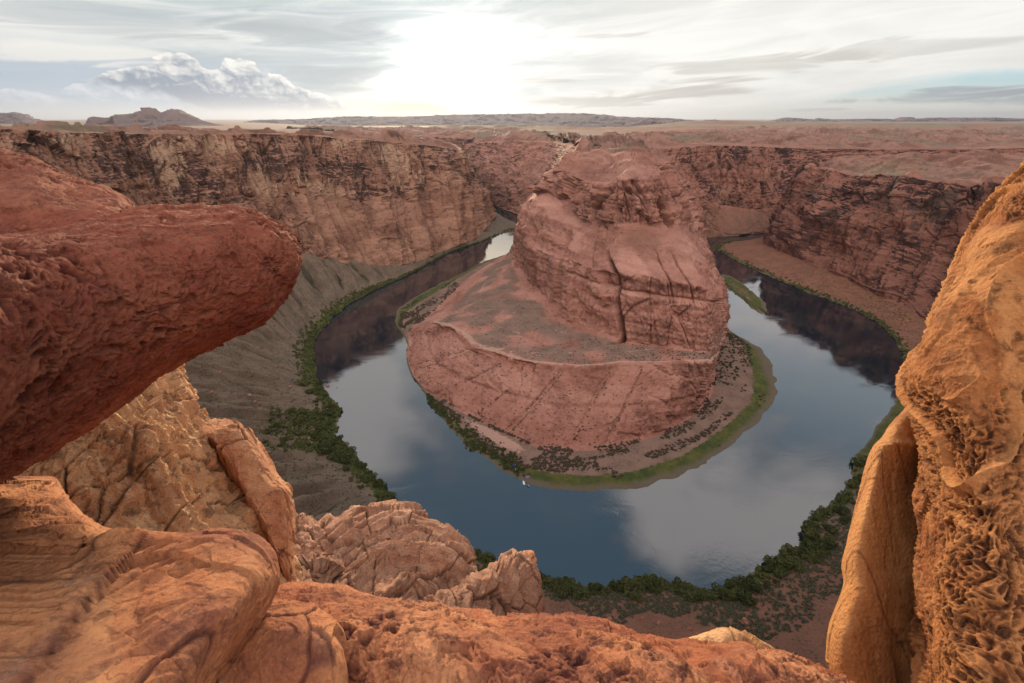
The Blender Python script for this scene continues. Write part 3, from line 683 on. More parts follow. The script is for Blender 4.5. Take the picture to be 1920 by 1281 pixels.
def outer_masks(P, n, row, colk, steep):
    big = fbm(P / 70.0, 78, 3)
    near = sstep(colk, 19, 21) * (1 - sstep(colk, 27, 29))
    left = (colk < 19.5)
    talus = (1 - sstep(row, 0.86, 1.05))
    prom = sstep(colk, 31.5, 33)
    top = sstep(row, 3.0, 3.35)
    soil = np.clip(talus + top * 0.55 + sstep(big, 0.2, 0.6) * 0.4 * (1 - sstep(row, 1.5, 2.0)), 0, 1)
    green = (1 - sstep(row, 0.05, 0.16)) * 0.75
    varn = 0.35 + 0.65 * sstep(row, 1.85, 2.1) + 0.5 * prom
    pale = sstep(row, 1.9, 2.1) * (1 - 0.85 * prom)
    # gullies run down the talus
    g = ridged(np.stack([colk * 3.2, row * 0.35, row * 0], -1), 15, 3)
    leftw = (1 - sstep(colk, 19, 20.5)) * sstep(colk, 7.0, 8.5)
    gl = ridged(np.stack([np.interp(colk, [0, 11, 20, 50], [0, 15, 38, 90]) + 0.3 * fbm(P / 60.0, 17, 2), row * 0.2, row * 0 + 7], -1), 16, 2)
    body = talus * sstep(row, 0.10, 0.55)
    vert = ((1.5 - np.maximum(gl, 0.55)) * 24.0 - 12.0 + (1.75 - np.maximum(g, 0.7)) * 9.0 - 5.0) * body * leftw + (ridged(P / 30.0, 19, 3) - 0.8) * 1.6 * body
    gully = np.clip(sstep(gl, 1.12, 1.36) + 0.7 * sstep(g, 1.25, 1.6), 0, 1) * body * leftw
    a = 0.0
    # slanting buttresses on the lower left wall
    lw = (1 - sstep(colk, 9.5, 11)) * sstep(row, 0.9, 1.1) * (1 - sstep(row, 2.0, 2.3))
    b = ridged(np.stack([colk * 1.9 + row * 0.9, row * 0.3, row * 0 + 4], -1), 25, 3)
    a = a + (b - 0.8) * 20.0 * lw + (fbm(P / 95.0, 29, 3) * 20.0 + (ridged(np.stack([colk * 1.1 + row * 0.5, row * 0.5, row * 0], -1), 28, 2) - 0.8) * 12.0) * prom * sstep(row, 0.9, 1.3) * (1 - sstep(row, 2.9, 3.3))
    tone = np.clip(sstep(colk, 31, 33) + near * 0.95, 0, 1)
    return a, vert, {'soil': soil, 'green': green, 'varnish': np.clip(varn, 0, 1.4), 'pale': pale, 'tone': tone, 'edge': row * 0, 'gully': gully, 'top': sstep(row, 2.98, 3.2) * 0.9}
def outer_amp(P, row, colk):
    r = np.linalg.norm(P[:, :2], axis=1)
    blocks = (0.45 + 0.55 * sstep(row, 1.75, 2.05)) * (1 - 0.45 * sstep(colk, 31.5, 33))
    return blocks, (1 - (1 - sstep(row, 0.7, 1.1)) * 0.72) * sstep(r, 15, 110) * 1.1 + sstep(row, 4.5, 6.0) * 1.0
def outer_ledges(P, row, colk, flat):
    far = sstep(np.linalg.norm(P[:, :2], axis=1), 200, 400)
    return terrace(P, 4.5, 160) * sstep(row, 3.05, 3.3) * (1 - sstep(row, 5.2, 5.9)) * flat * far
outer_obj, GO, kuO, kvO = build_wall("canyon_walls", outer_cols, 7, M_outer, 0.60, 8, 2, outer_masks, outer_amp, outer_ledges)

# ------------------------------------------------------------------ river
def river_material():
    m, nt, b = new_mat("river_water")
    p, _ = pos(nt); x, y, z = sepx(nt, p)
    sh = noise(nt, p, 0.02, 4.0, 0.6)
    col = mix(nt, sh.ss(0.5, 0.75), (0.007, 0.014, 0.021), (0.016, 0.026, 0.024))
    nt.links.new(col.s, b.inputs['Base Color'])
    b.inputs['Roughness'].default_value = 0.045
    b.inputs['IOR'].default_value = 2.3
    b.inputs['Specular IOR Level'].default_value = 0.5
    rip = noise(nt, vscale(nt, p, 0.55, 0.35, 0.5), 1.0, 4.0, 0.6)
    calm = noise(nt, vscale(nt, p, 0.012, 0.02, 0.01), 1.0, 4.0, 0.6, 0.6).ss(0.45, 0.7)
    bump(nt, b, rip * (calm * 0.92 + 0.08), 0.22, 0.40)
    return m
def plane_grid(name, x0, x1, y0, y1, n, z, mat, kind):
    X, Y = np.meshgrid(np.linspace(x0, x1, n), np.linspace(y0, y1, n), indexing='ij')
    return make_mesh(name, np.stack([X, Y, np.full_like(X, z)], -1).reshape(-1, 3), grid_quads(n, n), mat, None, kind)
river = plane_grid("river", -4000, 5000, 100, 4500, 40, 0.0, river_material(), 'structure')

# ------------------------------------------------------------------ far plain and mesas
def plain_material():
    m, nt, b = new_mat("plain_desert")
    p, nrm = pos(nt); x, y, z = sepx(nt, p)
    n1 = noise(nt, vscale(nt, p, 0.0011, 0.0022, 0.001), 1.0, 7.0, 0.62)
    n2 = noise(nt, p, 0.01, 5.0, 0.6)
    col = mix(nt, n1.ss(0.4, 0.6), (0.235, 0.112, 0.080), (0.160, 0.138, 0.092))
    col = mix(nt, n2.ss(0.5, 0.7) * 0.5, col, (0.13, 0.062, 0.046))
    nt.links.new(col.s, b.inputs['Base Color'])
    return m
M_plain = plain_material()
def polar_plain():
    r = np.concatenate([np.linspace(3250, 5900, 60), np.linspace(6000, 16000, 220), np.geomspace(16100, 90000, 100)])
    th = np.linspace(radians(-66), radians(66), 460)
    R, T = np.meshgrid(r, th, indexing='ij')
    P = np.stack([R * np.sin(T), R * np.cos(T), np.full_like(R, 224.0)], -1).reshape(-1, 3)
    Rr = R.ravel(); az = np.degrees(T.ravel())
    right = sstep(az, 9, 20)
    left = 1 - sstep(az, -30, -20)
    drop = (150 * (1 - right) * (1 - left * 0.7)) * sstep(Rr, 4500, 8500) + 60 * sstep(Rr, 12000, 20000) * right
    P[:, 2] += -drop - 22 * (1 - sstep(Rr, 4300, 5600))
    P[:, 2] += fbm(P / 1500.0, 90, 6, 0.55) * 13.0 * (1 - 0.6 * sstep(Rr, 12000, 22000))
    P[:, 2] += 52 * np.exp(-((az - 22) / 8.0) ** 2) * np.exp(-((Rr - 7600) / 1500.0) ** 2)
    P[:, 2] += 40 * np.exp(-((az - 38) / 9.0) ** 2) * np.exp(-((Rr - 6400) / 1200.0) ** 2)
    hl = np.maximum(ridged(P / np.array([700., 1100., 700.]), 93, 4) - 0.55, 0) * 62
    P[:, 2] += hl * np.exp(-((az + 1) / 11.0) ** 2) * np.exp(-((Rr - 7000) / 2400.0) ** 2)
    h = fbm(P / 420.0, 95, 4) * 2.2; P[:, 2] += np.floor(h) * 3.0 * right * (Rr < 11000)
    return make_mesh("desert_plain", P, grid_quads(len(r), len(th))[:, ::-1], M_plain, None, 'structure')
polar_plain()

def mesa_material(name, a, bcol, soil):
    m, nt, b = new_mat(name)
    p, nrm = pos(nt); x, y, z = sepx(nt, p); nx, ny, nz = sepx(nt, nrm)
    w = noise(nt, p, 0.002, 4.0, 0.6)
    band = noise(nt, comb(nt, x * 0.0002, y * 0.0002, z * 0.03 + w * 1.2), 1.0, 4.0, 0.6)
    col = mix(nt, band.ss(0.4, 0.6), a, bcol)
    col = mix(nt, nz.ss(0.55, 0.8) * 0.8, col, soil)
    nt.links.new(col.s, b.inputs['Base Color']); return m
M_mesa = mesa_material("mesa_rock", (0.145, 0.078, 0.080), (0.085, 0.048, 0.052), (0.115, 0.078, 0.074))
def mesa(name, tops, dist, base_z, seed, thick=1500.0, rough=1.0, steps=0.55, nper=40):
    """A range of hills whose crest follows measured bearings and heights at a real distance."""
    pts = []
    for px, py in tops:
        d = ray(px, py); pts.append(np.array([0, 0, CAMZ]) + d / d[1] * dist)
    pts = np.array(pts); ku = index_run([nper] * (len(pts) - 1)); crest = catmull(pts, ku)
    v = np.array([0, .12, .25, .38, .48, .55, .62, .70, .78, .86, .93, 1.0, 1.08, 1.2, 1.4, 1.7, 2.0])
    nv = 60; vv = np.linspace(0, 2, nv)
    G = np.zeros((len(ku), nv, 3))
    n1 = fbm(np.stack([crest[:, 0] / 420.0, crest[:, 0] * 0, crest[:, 0] * 0 + seed], -1), seed, 5)
    crest_h = crest[:, 2] - base_z + n1 * 14 * rough
    for j, t in enumerate(vv):
        f = min(t, 1.0) if t <= 1 else 1 - (t - 1) * 0.9
        prof = f ** 1.3 if f < steps else steps ** 1.3 + (1 - steps ** 1.3) * sstep(np.array([f]), steps, steps + 0.3)[0]
        G[:, j, 0] = crest[:, 0] * (1 + (t - 1) * thick / dist); G[:, j, 1] = dist + (t - 1) * thick
        G[:, j, 2] = base_z + crest_h * prof - (30 if t in (0, 2) else 0)
    P = G.reshape(-1, 3)
    amp = np.repeat((crest_h * 0.35)[:, None], nv, 1).ravel() * np.tile(np.clip(1 - np.abs(vv - 0.75) / 0.8, 0, 1), len(ku))
    P[:, 1] -= (ridged(P / np.array([500., 900., 300.]), seed + 2, 4) - 0.8) * thick * 0.12
    P[:, 2] += fbm(P / 300.0, seed + 3, 4) * amp * 0.5 * rough
    return make_mesh(name, P, grid_quads(len(ku), nv)[:, ::-1], M_mesa, None, 'structure')
mesa("mountain", [(160, 240), (172, 226), (178, 221), (200, 222), (214, 221), (222, 216), (240, 214), (256, 211), (268, 206), (281, 204), (292, 206), (302, 213), (312, 209), (325, 206), (338, 208), (350, 214), (368, 220), (390, 228), (420, 236)], 9500, 130, 41, 1500, 1.0, 0.5, 22)
mesa("mountain", [(-120, 214), (-40, 212), (20, 213), (50, 216), (75, 224), (90, 240)], 14000, 60, 43, 2500)
mesa("far_mesa", [(380, 240), (430, 233), (470, 228), (490, 225), (560, 224), (600, 222), (650, 219), (700, 219), (760, 219), (840, 216), (900, 215), (1000, 214), (1080, 213), (1130, 216), (1180, 220), (1250, 222), (1300, 226), (1350, 230), (1400, 238)], 21000, -60, 47, 4000, 0.5, 0.6)
mesa("hills", [(820, 245), (880, 240), (930, 238), (1000, 237), (1060, 234), (1120, 233), (1180, 231), (1210, 226), (1240, 229), (1300, 230), (1340, 226), (1380, 228), (1440, 229), (1500, 238)], 12000, 20, 53, 2500, 1.3, 0.7)
mesa("far_mesa", [(1380, 240), (1440, 228), (1460, 223), (1475, 221), (1520, 224), (1530, 222), (1560, 224), (1640, 223), (1680, 224), (1690, 220), (1700, 220), (1712, 223), (1740, 221), (1840, 221), (1920, 223), (2020, 226), (2100, 240)], 26000, -120, 59, 4000, 0.4, 0.6)

# ------------------------------------------------------------------ foreground rocks
def pchip_stations(st, n):
    A = np.array(st, float); seg = np.abs(np.diff(A[:, 0])) + 1e-6
    k = np.interp(np.linspace(0, seg.sum(), n), np.concatenate([[0], np.cumsum(seg)]), np.arange(len(A)))
    return catmull(A, k)
def ring_rock(stations, axis, nu, nv, power=2.4, front=0.72, skew=0.0):
    """Closed rock from measured stations. axis 'x': (x, y_top, y_bottom, depth, half_thickness);
    axis 'y': (y, x_left, x_right, depth, half_thickness). Returns a grid (nu, nv, 3), wrapped in v."""
    A = pchip_stations(stations, nu)
    nf = int(nv * front)
    ph = np.concatenate([np.linspace(-math.pi / 2, math.pi / 2, nf, endpoint=False), np.linspace(math.pi / 2, 1.5 * math.pi, nv - nf, endpoint=False)])
    c = np.sin(ph); s = np.cos(ph)
    cc = np.sign(c) * np.abs(c) ** (2 / power); ss = np.sign(s) * np.abs(s) ** (2 / power)
    mid = (A[:, 1] + A[:, 2]) / 2; hw = (A[:, 2] - A[:, 1]) / 2
    w = mid[:, None] + hw[:, None] * cc[None]
    tt = A[:, 3][:, None] - A[:, 4][:, None] * ss[None] + skew * cc[None] * A[:, 4][:, None]
    st = np.repeat(A[:, 0][:, None], nv, 1)
    X, Y = (st, w) if axis == 'x' else (w, st)
    a = (X - 960) / FPX; b = (640.5 - Y) / FPX
    return np.stack([a * tt, (CT + b * ST) * tt, CAMZ + (-ST + b * CT) * tt], -1)
def finish_rock(name, parts, mat):
    """parts: list of (grid, displacement function). One mesh, wrapped rings with capped ends."""
    VV, QQ, AA, RR, off = [], [], [], [], 0
    for G, fn in parts:
        nu, nv = G.shape[:2]
        N = grid_normals(G, True)
        ctr = G.mean(1, keepdims=True)
        if (N * (G - ctr)).sum(2).mean() < 0: N = -N
        P = G.reshape(-1, 3); n = N.reshape(-1, 3)
        res = fn(P, n); d, pit = res[0], res[1]; RR.append(res[2] if len(res) > 2 else pit * 0)
        VV.append(P + n * d[:, None]); AA.append(pit)
        QQ.append(grid_quads(nu, nv, True, off)); off += nu * nv
        for e, ring in ((0, np.arange(nv)), (1, (nu - 1) * nv + np.arange(nv))):
            h = nv // 2                                    # close the end with a strip of quads
            a = ring + off - nu * nv
            i = np.arange(h - 1)
            QQ.append(np.stack([a[i], a[i + 1], a[nv - 2 - i], a[nv - 1 - i]], -1))
    return make_mesh(name, np.concatenate(VV), np.concatenate(QQ), mat, {'pit': np.concatenate(AA), 'rib': np.concatenate(RR)})

def fg_material(name, light, mid, dark, pitcol, band_dir=(0.2, 0.1, 1.0), band_scale=6.0, spot=0.5, grain=1.0, pale=None, fs=1.0):
    m, nt, b = new_mat(name)
    p, nrm = pos(nt); x, y, z = sepx(nt, p)
    q = vscale(nt, p, 1, 1, 1, (0, 0, -CAMZ)); x, y, z = sepx(nt, q)
    w = noise(nt, q, 1.1 * fs, 4.0, 0.55)
    u = x * band_dir[0] + y * band_dir[1] + z * band_dir[2] + w * 0.55
    band = noise(nt, comb(nt, u * band_scale, x * 0.3, y * 0.3), 1.0, 5.0, 0.65)
    patch = noise(nt, q, 1.7 * fs, 6.0, 0.62, 0.4)
    blot = noise(nt, q, 8.0 * fs, 8.0, 0.72, 0.3)
    fine = noise(nt, q, 70.0 * fs, 5.0, 0.75)
    col = mix(nt, band.ss(0.36, 0.64), mid, light)
    col = mix(nt, patch.ss(0.42, 0.66) * 0.75, col, dark)
    col = mix(nt, blot.ss(0.50, 0.64) * spot, col, pitcol)
    if pale: col = mix(nt, noise(nt, q, 3.1, 5.0, 0.6, 0.5).ss(0.60, 0.72) * 0.6, col, pale)
    col = mix(nt, fine.ss(0.5, 0.75) * 0.5, col, light)
    col = mix(nt, fine.ss(0.48, 0.25) * 0.5, col, pitcol)
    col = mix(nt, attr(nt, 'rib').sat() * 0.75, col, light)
    col = mix(nt, attr(nt, 'pit').sat() * 0.92, col, pitcol)  # iron stain and recess shade painted dark into pits and cracks
    nt.links.new(col.s, b.inputs['Base Color'])
    b.inputs['Roughness'].default_value = 0.85
    h = noise(nt, q, 22.0 * fs, 8.0, 0.74) * 1.0 + voro(nt, q, 45.0 * fs) * 0.30 + band * 0.4
    bump(nt, b, h, 1.0 * grain, 0.035 / fs)
    return m
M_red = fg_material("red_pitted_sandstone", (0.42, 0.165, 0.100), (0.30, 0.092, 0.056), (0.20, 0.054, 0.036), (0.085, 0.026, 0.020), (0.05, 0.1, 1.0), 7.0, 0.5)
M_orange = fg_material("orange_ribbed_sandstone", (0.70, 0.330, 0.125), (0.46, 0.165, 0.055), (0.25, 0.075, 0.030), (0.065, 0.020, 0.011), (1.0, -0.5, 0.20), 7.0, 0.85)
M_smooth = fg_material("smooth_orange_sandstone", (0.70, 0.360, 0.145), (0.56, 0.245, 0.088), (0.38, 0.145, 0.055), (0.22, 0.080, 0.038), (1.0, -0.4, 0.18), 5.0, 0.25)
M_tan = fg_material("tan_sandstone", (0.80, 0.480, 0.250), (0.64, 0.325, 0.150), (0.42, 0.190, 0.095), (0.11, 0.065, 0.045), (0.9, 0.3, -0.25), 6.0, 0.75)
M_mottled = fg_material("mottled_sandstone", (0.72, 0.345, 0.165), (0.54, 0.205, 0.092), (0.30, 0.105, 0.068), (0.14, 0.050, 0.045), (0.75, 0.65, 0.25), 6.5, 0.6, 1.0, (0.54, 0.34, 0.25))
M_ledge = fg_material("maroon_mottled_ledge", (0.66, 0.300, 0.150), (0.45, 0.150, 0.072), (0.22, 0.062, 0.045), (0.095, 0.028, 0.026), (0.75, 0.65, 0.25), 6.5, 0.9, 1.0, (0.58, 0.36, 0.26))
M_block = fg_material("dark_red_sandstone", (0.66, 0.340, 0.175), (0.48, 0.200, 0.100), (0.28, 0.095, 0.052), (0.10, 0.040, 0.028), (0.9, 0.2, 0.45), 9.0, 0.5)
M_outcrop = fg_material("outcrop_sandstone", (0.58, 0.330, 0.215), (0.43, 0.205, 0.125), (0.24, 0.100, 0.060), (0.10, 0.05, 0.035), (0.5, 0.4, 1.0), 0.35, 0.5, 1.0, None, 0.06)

def disp_pitted(scale, seed, lump=0.05, pits=0.03, cell=0.07, mask_lo=-0.15, stretch=(1, 1, 1), rough=1.0):
    st = np.array(stretch, float)
    def fn(P, n):
        Q = (P - np.array([0, 0, CAMZ])) / scale
        d = fbm(Q / 0.6, seed, 4, 0.5) * lump
        wq = Q + 0.03 * np.stack([fbm(Q / 0.07, seed + 20, 2), fbm(Q / 0.07, seed + 21, 2), fbm(Q / 0.07, seed + 22, 2)], -1)
        m = sstep(fbm(Q / 0.35, seed + 4, 3), mask_lo, mask_lo + 0.35)
        hole = 0; pit = 0
        for k, (cs, dep, dens) in enumerate(((1.0, 1.0, 0.45), (0.5, 0.55, 0.6), (0.26, 0.30, 0.75))):
            f1, f2, rv = worley(wq / (cell * cs * st), seed + 7 + k)
            hk = (1 - sstep(f1, 0.22, 0.50)) * sstep(rv, 1 - dens - 0.1, 1 - dens + 0.1) * (m if k < 2 else 0.35 + 0.65 * m)
            hole = hole + hk * dep; pit = np.maximum(pit, hk * (0.9 if k < 2 else 0.5))
        d = d - hole * pits
        d += facet(wq / 0.085, seed + 60) * 0.012 * rough + facet(wq / 0.036, seed + 61) * 0.0065 * rough + facet(wq / 0.017, seed + 62) * 0.0035 * rough
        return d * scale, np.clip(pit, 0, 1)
    return fn
def disp_bedded(scale, seed, lump=0.05, beds=0.03, direction=(0.2, 0.3, 1.0), period=0.09, cracks=0.05, crack_cell=(0.6, 0.6, 0.6), rough=0.22):
    dr = np.array(direction, float); dr /= np.linalg.norm(dr)
    def fn(P, n):
        Q = (P - np.array([0, 0, CAMZ])) / scale
        d = fbm(Q / 0.7, seed, 4, 0.5) * lump
        u = Q @ dr + fbm(Q / 0.5, seed + 2, 3) * 0.05
        Z = np.zeros_like(u)
        b = vnoise(np.stack([u / period, Q[:, 0] * 0.4, Z + .5], -1), seed + 3) + 0.55 * vnoise(np.stack([u / period * 2.7, Q[:, 0] * .7, Z + 3.5], -1), seed + 4) + 0.3 * vnoise(np.stack([u / period * 6.7, Q[:, 0], Z + 7.5], -1), seed + 5)
        fade = 0.35 + 0.65 * sstep(fbm(Q / 0.6, seed + 12, 2), -0.3, 0.4)
        d += np.sign(b) * np.abs(b) ** 0.6 * beds * fade
        wq = Q + 0.05 * np.stack([vnoise(Q / 0.3, seed + 20), vnoise(Q / 0.3, seed + 21), vnoise(Q / 0.3, seed + 22)], -1)
        f1, f2, rv = worley(wq / np.array(crack_cell), seed + 7)
        cr = 1 - sstep(f2 - f1, 0.0, 0.035)
        d += (rv - 0.5) * cracks * 0.9 - cr * cracks * 0.7
        g1, g2, gv = worley(wq / (np.array(crack_cell) * 0.3), seed + 8)
        d += (gv - 0.5) * cracks * 0.3
        d += (facet(wq / 0.34, seed + 60) * 0.055 + facet(wq / 0.13, seed + 61) * 0.020 + facet(wq / 0.05, seed + 62) * 0.008 + facet(wq / 0.02, seed + 63) * 0.0035) * rough * 4 * 0.5
        return d * scale, np.clip(cr * 0.8, 0, 1)
    return fn
def disp_fan(scale, seed, apex, lump, ribs, base):
    """Ribs that fan out downwards from an apex, over another displacement."""
    A = np.array(apex)
    def fn(P, n):
        d, pit = base(P, n)
        q = P - A; al = np.maximum(-q[:, 2] + 0.25 * scale, 0.1 * scale); la = (q[:, 0] * 0.9 - q[:, 1] * 0.3) / al
        Z = np.zeros_like(la); w = fbm(P / scale / 0.5, seed, 2) * 0.06
        r = 1 - np.abs(vnoise(np.stack([(la + w) * 4.5, al * 0.25 / scale, Z + .5], -1), seed + 1)) * 2
        r2 = 1 - np.abs(vnoise(np.stack([(la + w) * 13.0, al * 0.6 / scale, Z + 2.5], -1), seed + 2)) * 2
        r3 = 1 - np.abs(vnoise(np.stack([(la + w) * 34.0, al * 1.6 / scale, Z + 5.5], -1), seed + 3)) * 2
        return d + (r * ribs + r2 * ribs * 0.45 + r3 * ribs * 0.16), pit
    return fn

# the overhanging red rock at the upper left: hump behind, nose in front
hump = ring_rock([(-700, 60, 900, 3.2, 1.3), (-420, 130, 860, 3.1, 1.2), (-200, 205, 760, 3.0, 1.1), (0, 280, 680, 2.9, 1.0), (60, 300, 640, 2.85, 0.95), (130, 334, 600, 2.8, 0.85), (200, 355, 560, 2.75, 0.7), (232, 374, 500, 2.7, 0.5), (247, 395, 460, 2.7, 0.25)], 'x', 330, 330, 2.2)
nose = ring_rock([(-760, 420, 1400, 1.25, 0.6), (-400, 410, 1180, 1.5, 0.7), (-200, 425, 1020, 1.7, 0.75), (-60, 430, 930, 1.85, 0.78), (0, 428, 893, 1.95, 0.78), (100, 410, 838, 2.1, 0.75), (210, 394, 768, 2.25, 0.7), (300, 386, 708, 2.35, 0.65), (400, 385, 652, 2.45, 0.58), (455, 392, 625, 2.5, 0.5), (500, 406, 598, 2.52, 0.42), (530, 424, 560, 2.54, 0.32), (550, 440, 520, 2.55, 0.22), (560, 455, 490, 2.56, 0.1), (563, 470, 474, 2.56, 0.02)], 'x', 760, 560, 2.15)
o = finish_rock("overhanging_rock", [(hump, disp_pitted(2.0, 101, 0.022, 0.012, 0.040, -0.1, (1.5, 1.2, 0.7), 0.6)), (nose, disp_pitted(1.6, 111, 0.022, 0.022, 0.048, -0.12, (1.5, 1.2, 0.75), 0.65))], M_red)
tag(o, "huge dark red pitted rock overhanging from the left with a blunt nose", "rock")

# tan leaning slab under the overhang
slab = ring_rock([(640, 250, 300, 6.2, 0.3), (700, 190, 300, 6.0, 0.9), (760, 120, 328, 5.8, 1.2), (810, 60, 366, 5.6, 1.3), (850, 20, 398, 5.4, 1.35), (920, -20, 442, 5.15, 1.35), (960, -30, 470, 5.0, 1.3), (1010, -40, 502, 4.85, 1.3), (1080, -40, 534, 4.7, 1.3), (1130, -40, 545, 4.6, 1.3), (1300, -40, 600, 4.4, 1.3)], 'y', 420, 420, 2.6, 0.75, 0.35)
o = finish_rock("leaning_slab", [(slab, disp_fan(4.0, 125, at_depth(296, 690, 6.0), 0, 0.10, disp_bedded(4.0, 121, 0.020, 0.006, (0.8, 0.1, -0.25), 0.05, 0.022, (0.10, 0.3, 0.5), 0.3)))], M_tan)
tag(o, "tall tan slab with steep ribs leaning beneath the dark overhang", "rock")
# split block standing against it
blk = ring_rock([(786, 408, 440, 5.5, 0.12), (794, 376, 455, 5.45, 0.34), (812, 368, 466, 5.4, 0.48), (850, 408, 486, 5.3, 0.5), (900, 438, 514, 5.2, 0.5), (925, 453, 538, 5.12, 0.5), (980, 486, 546, 5.0, 0.5), (1030, 507, 549, 4.9, 0.45), (1080, 527, 552, 4.8, 0.35), (1120, 536, 550, 4.75, 0.2)], 'y', 340, 280, 5.0, 0.72, 0.15)
o = finish_rock("split_block", [(blk, disp_bedded(4.0, 131, 0.010, 0.010, (0.9, 0.2, 0.45), 0.035, 0.010, (0.2, 0.2, 0.35), 0.16))], M_block)
tag(o, "narrow reddish block split off the tan slab by a dark crack", "rock")
# mottled shelf in the lower left corner
shelf = ring_rock([(905, -500, 85, 2.6, 0.2), (930, -520, 110, 2.45, 0.4), (960, -540, 160, 2.3, 0.5), (990, -560, 225, 2.15, 0.55), (1012, -560, 330, 2.05, 0.55), (1030, -560, 452, 2.0, 0.5), (1060, -560, 479, 1.92, 0.5), (1090, -560, 480, 1.85, 0.5), (1120, -560, 468, 1.78, 0.5), (1180, -560, 430, 1.68, 0.5), (1240, -560, 385, 1.6, 0.5), (1300, -560, 340, 1.52, 0.5), (1420, -560, 250, 1.4, 0.5)], 'y', 520, 620, 8.0, 0.78, 0.0)
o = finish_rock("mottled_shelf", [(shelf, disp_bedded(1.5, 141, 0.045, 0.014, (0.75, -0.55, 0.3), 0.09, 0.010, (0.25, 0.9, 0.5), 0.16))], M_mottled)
tag(o, "mottled orange and purple rock shelf filling the lower left corner", "rock")
# front ledge
ledge = ring_rock([(300, 1150, 1700, 2.0, 0.5), (400, 1135, 1700, 2.1, 0.55), (470, 1120, 1700, 2.2, 0.6), (500, 1114, 1700, 2.25, 0.6), (560, 1112, 1700, 2.3, 0.65), (640, 1118, 1700, 2.3, 0.7), (700, 1130, 1700, 2.3, 0.7), (760, 1141, 1700, 2.28, 0.7), (830, 1152, 1700, 2.25, 0.7), (880, 1162, 1700, 2.22, 0.7), (940, 1174, 1700, 2.2, 0.7), (1000, 1170, 1700, 2.2, 0.7), (1120, 1173, 1700, 2.15, 0.7), (1180, 1181, 1700, 2.12, 0.7), (1240, 1196, 1700, 2.1, 0.65), (1300, 1208, 1700, 2.08, 0.6), (1400, 1220, 1700, 2.05, 0.6), (1460, 1222, 1700, 2.05, 0.55), (1500, 1241, 1700, 2.0, 0.5), (1540, 1258, 1700, 2.0, 0.5), (1580, 1276, 1700, 2.0, 0.45), (1640, 1300, 1700, 2.0, 0.4)], 'x', 800, 360, 2.6, 0.7)
o = finish_rock("front_ledge", [(ledge, disp_pitted(1.6, 151, 0.05, 0.012, 0.05, -0.05, (1.4, 1, 1), 0.85))], M_ledge)
tag(o, "long rough orange ledge along the bottom edge above the drop", "rock")
tanslab = ring_rock([(360, 1150, 1800, 2.12, 0.62), (440, 1143, 1800, 2.12, 0.62), (520, 1134, 1800, 2.12, 0.62), (590, 1146, 1800, 2.12, 0.62), (632, 1168, 1800, 2.12, 0.62), (650, 1200, 1800, 2.12, 0.6), (658, 1245, 1800, 2.12, 0.56), (664, 1300, 1800, 2.12, 0.5), (668, 1400, 1800, 2.1, 0.3)], 'x', 320, 340, 5.0, 0.7)
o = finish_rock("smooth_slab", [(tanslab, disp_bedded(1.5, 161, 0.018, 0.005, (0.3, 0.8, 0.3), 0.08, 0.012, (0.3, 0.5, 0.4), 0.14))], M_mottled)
tag(o, "smooth tan slab between the mottled shelf and the rough front ledge", "rock")
nub = ring_rock([(1275, 1206, 1260, 2.3, 0.06), (1300, 1196, 1280, 2.3, 0.12), (1330, 1185, 1290, 2.3, 0.16), (1356, 1178, 1290, 2.3, 0.18), (1382, 1186, 1290, 2.3, 0.16), (1420, 1205, 1290, 2.3, 0.12), (1450, 1220, 1280, 2.3, 0.06)], 'x', 160, 120, 2.2)
o = finish_rock("rock_knob", [(nub, disp_bedded(1.5, 171, 0.02, 0.01, (0.2, 0.2, 1.0), 0.04, 0.02, (0.3, 0.3, 0.3)))], M_tan)
tag(o, "small pale knob rising from the right end of the front ledge", "rock")
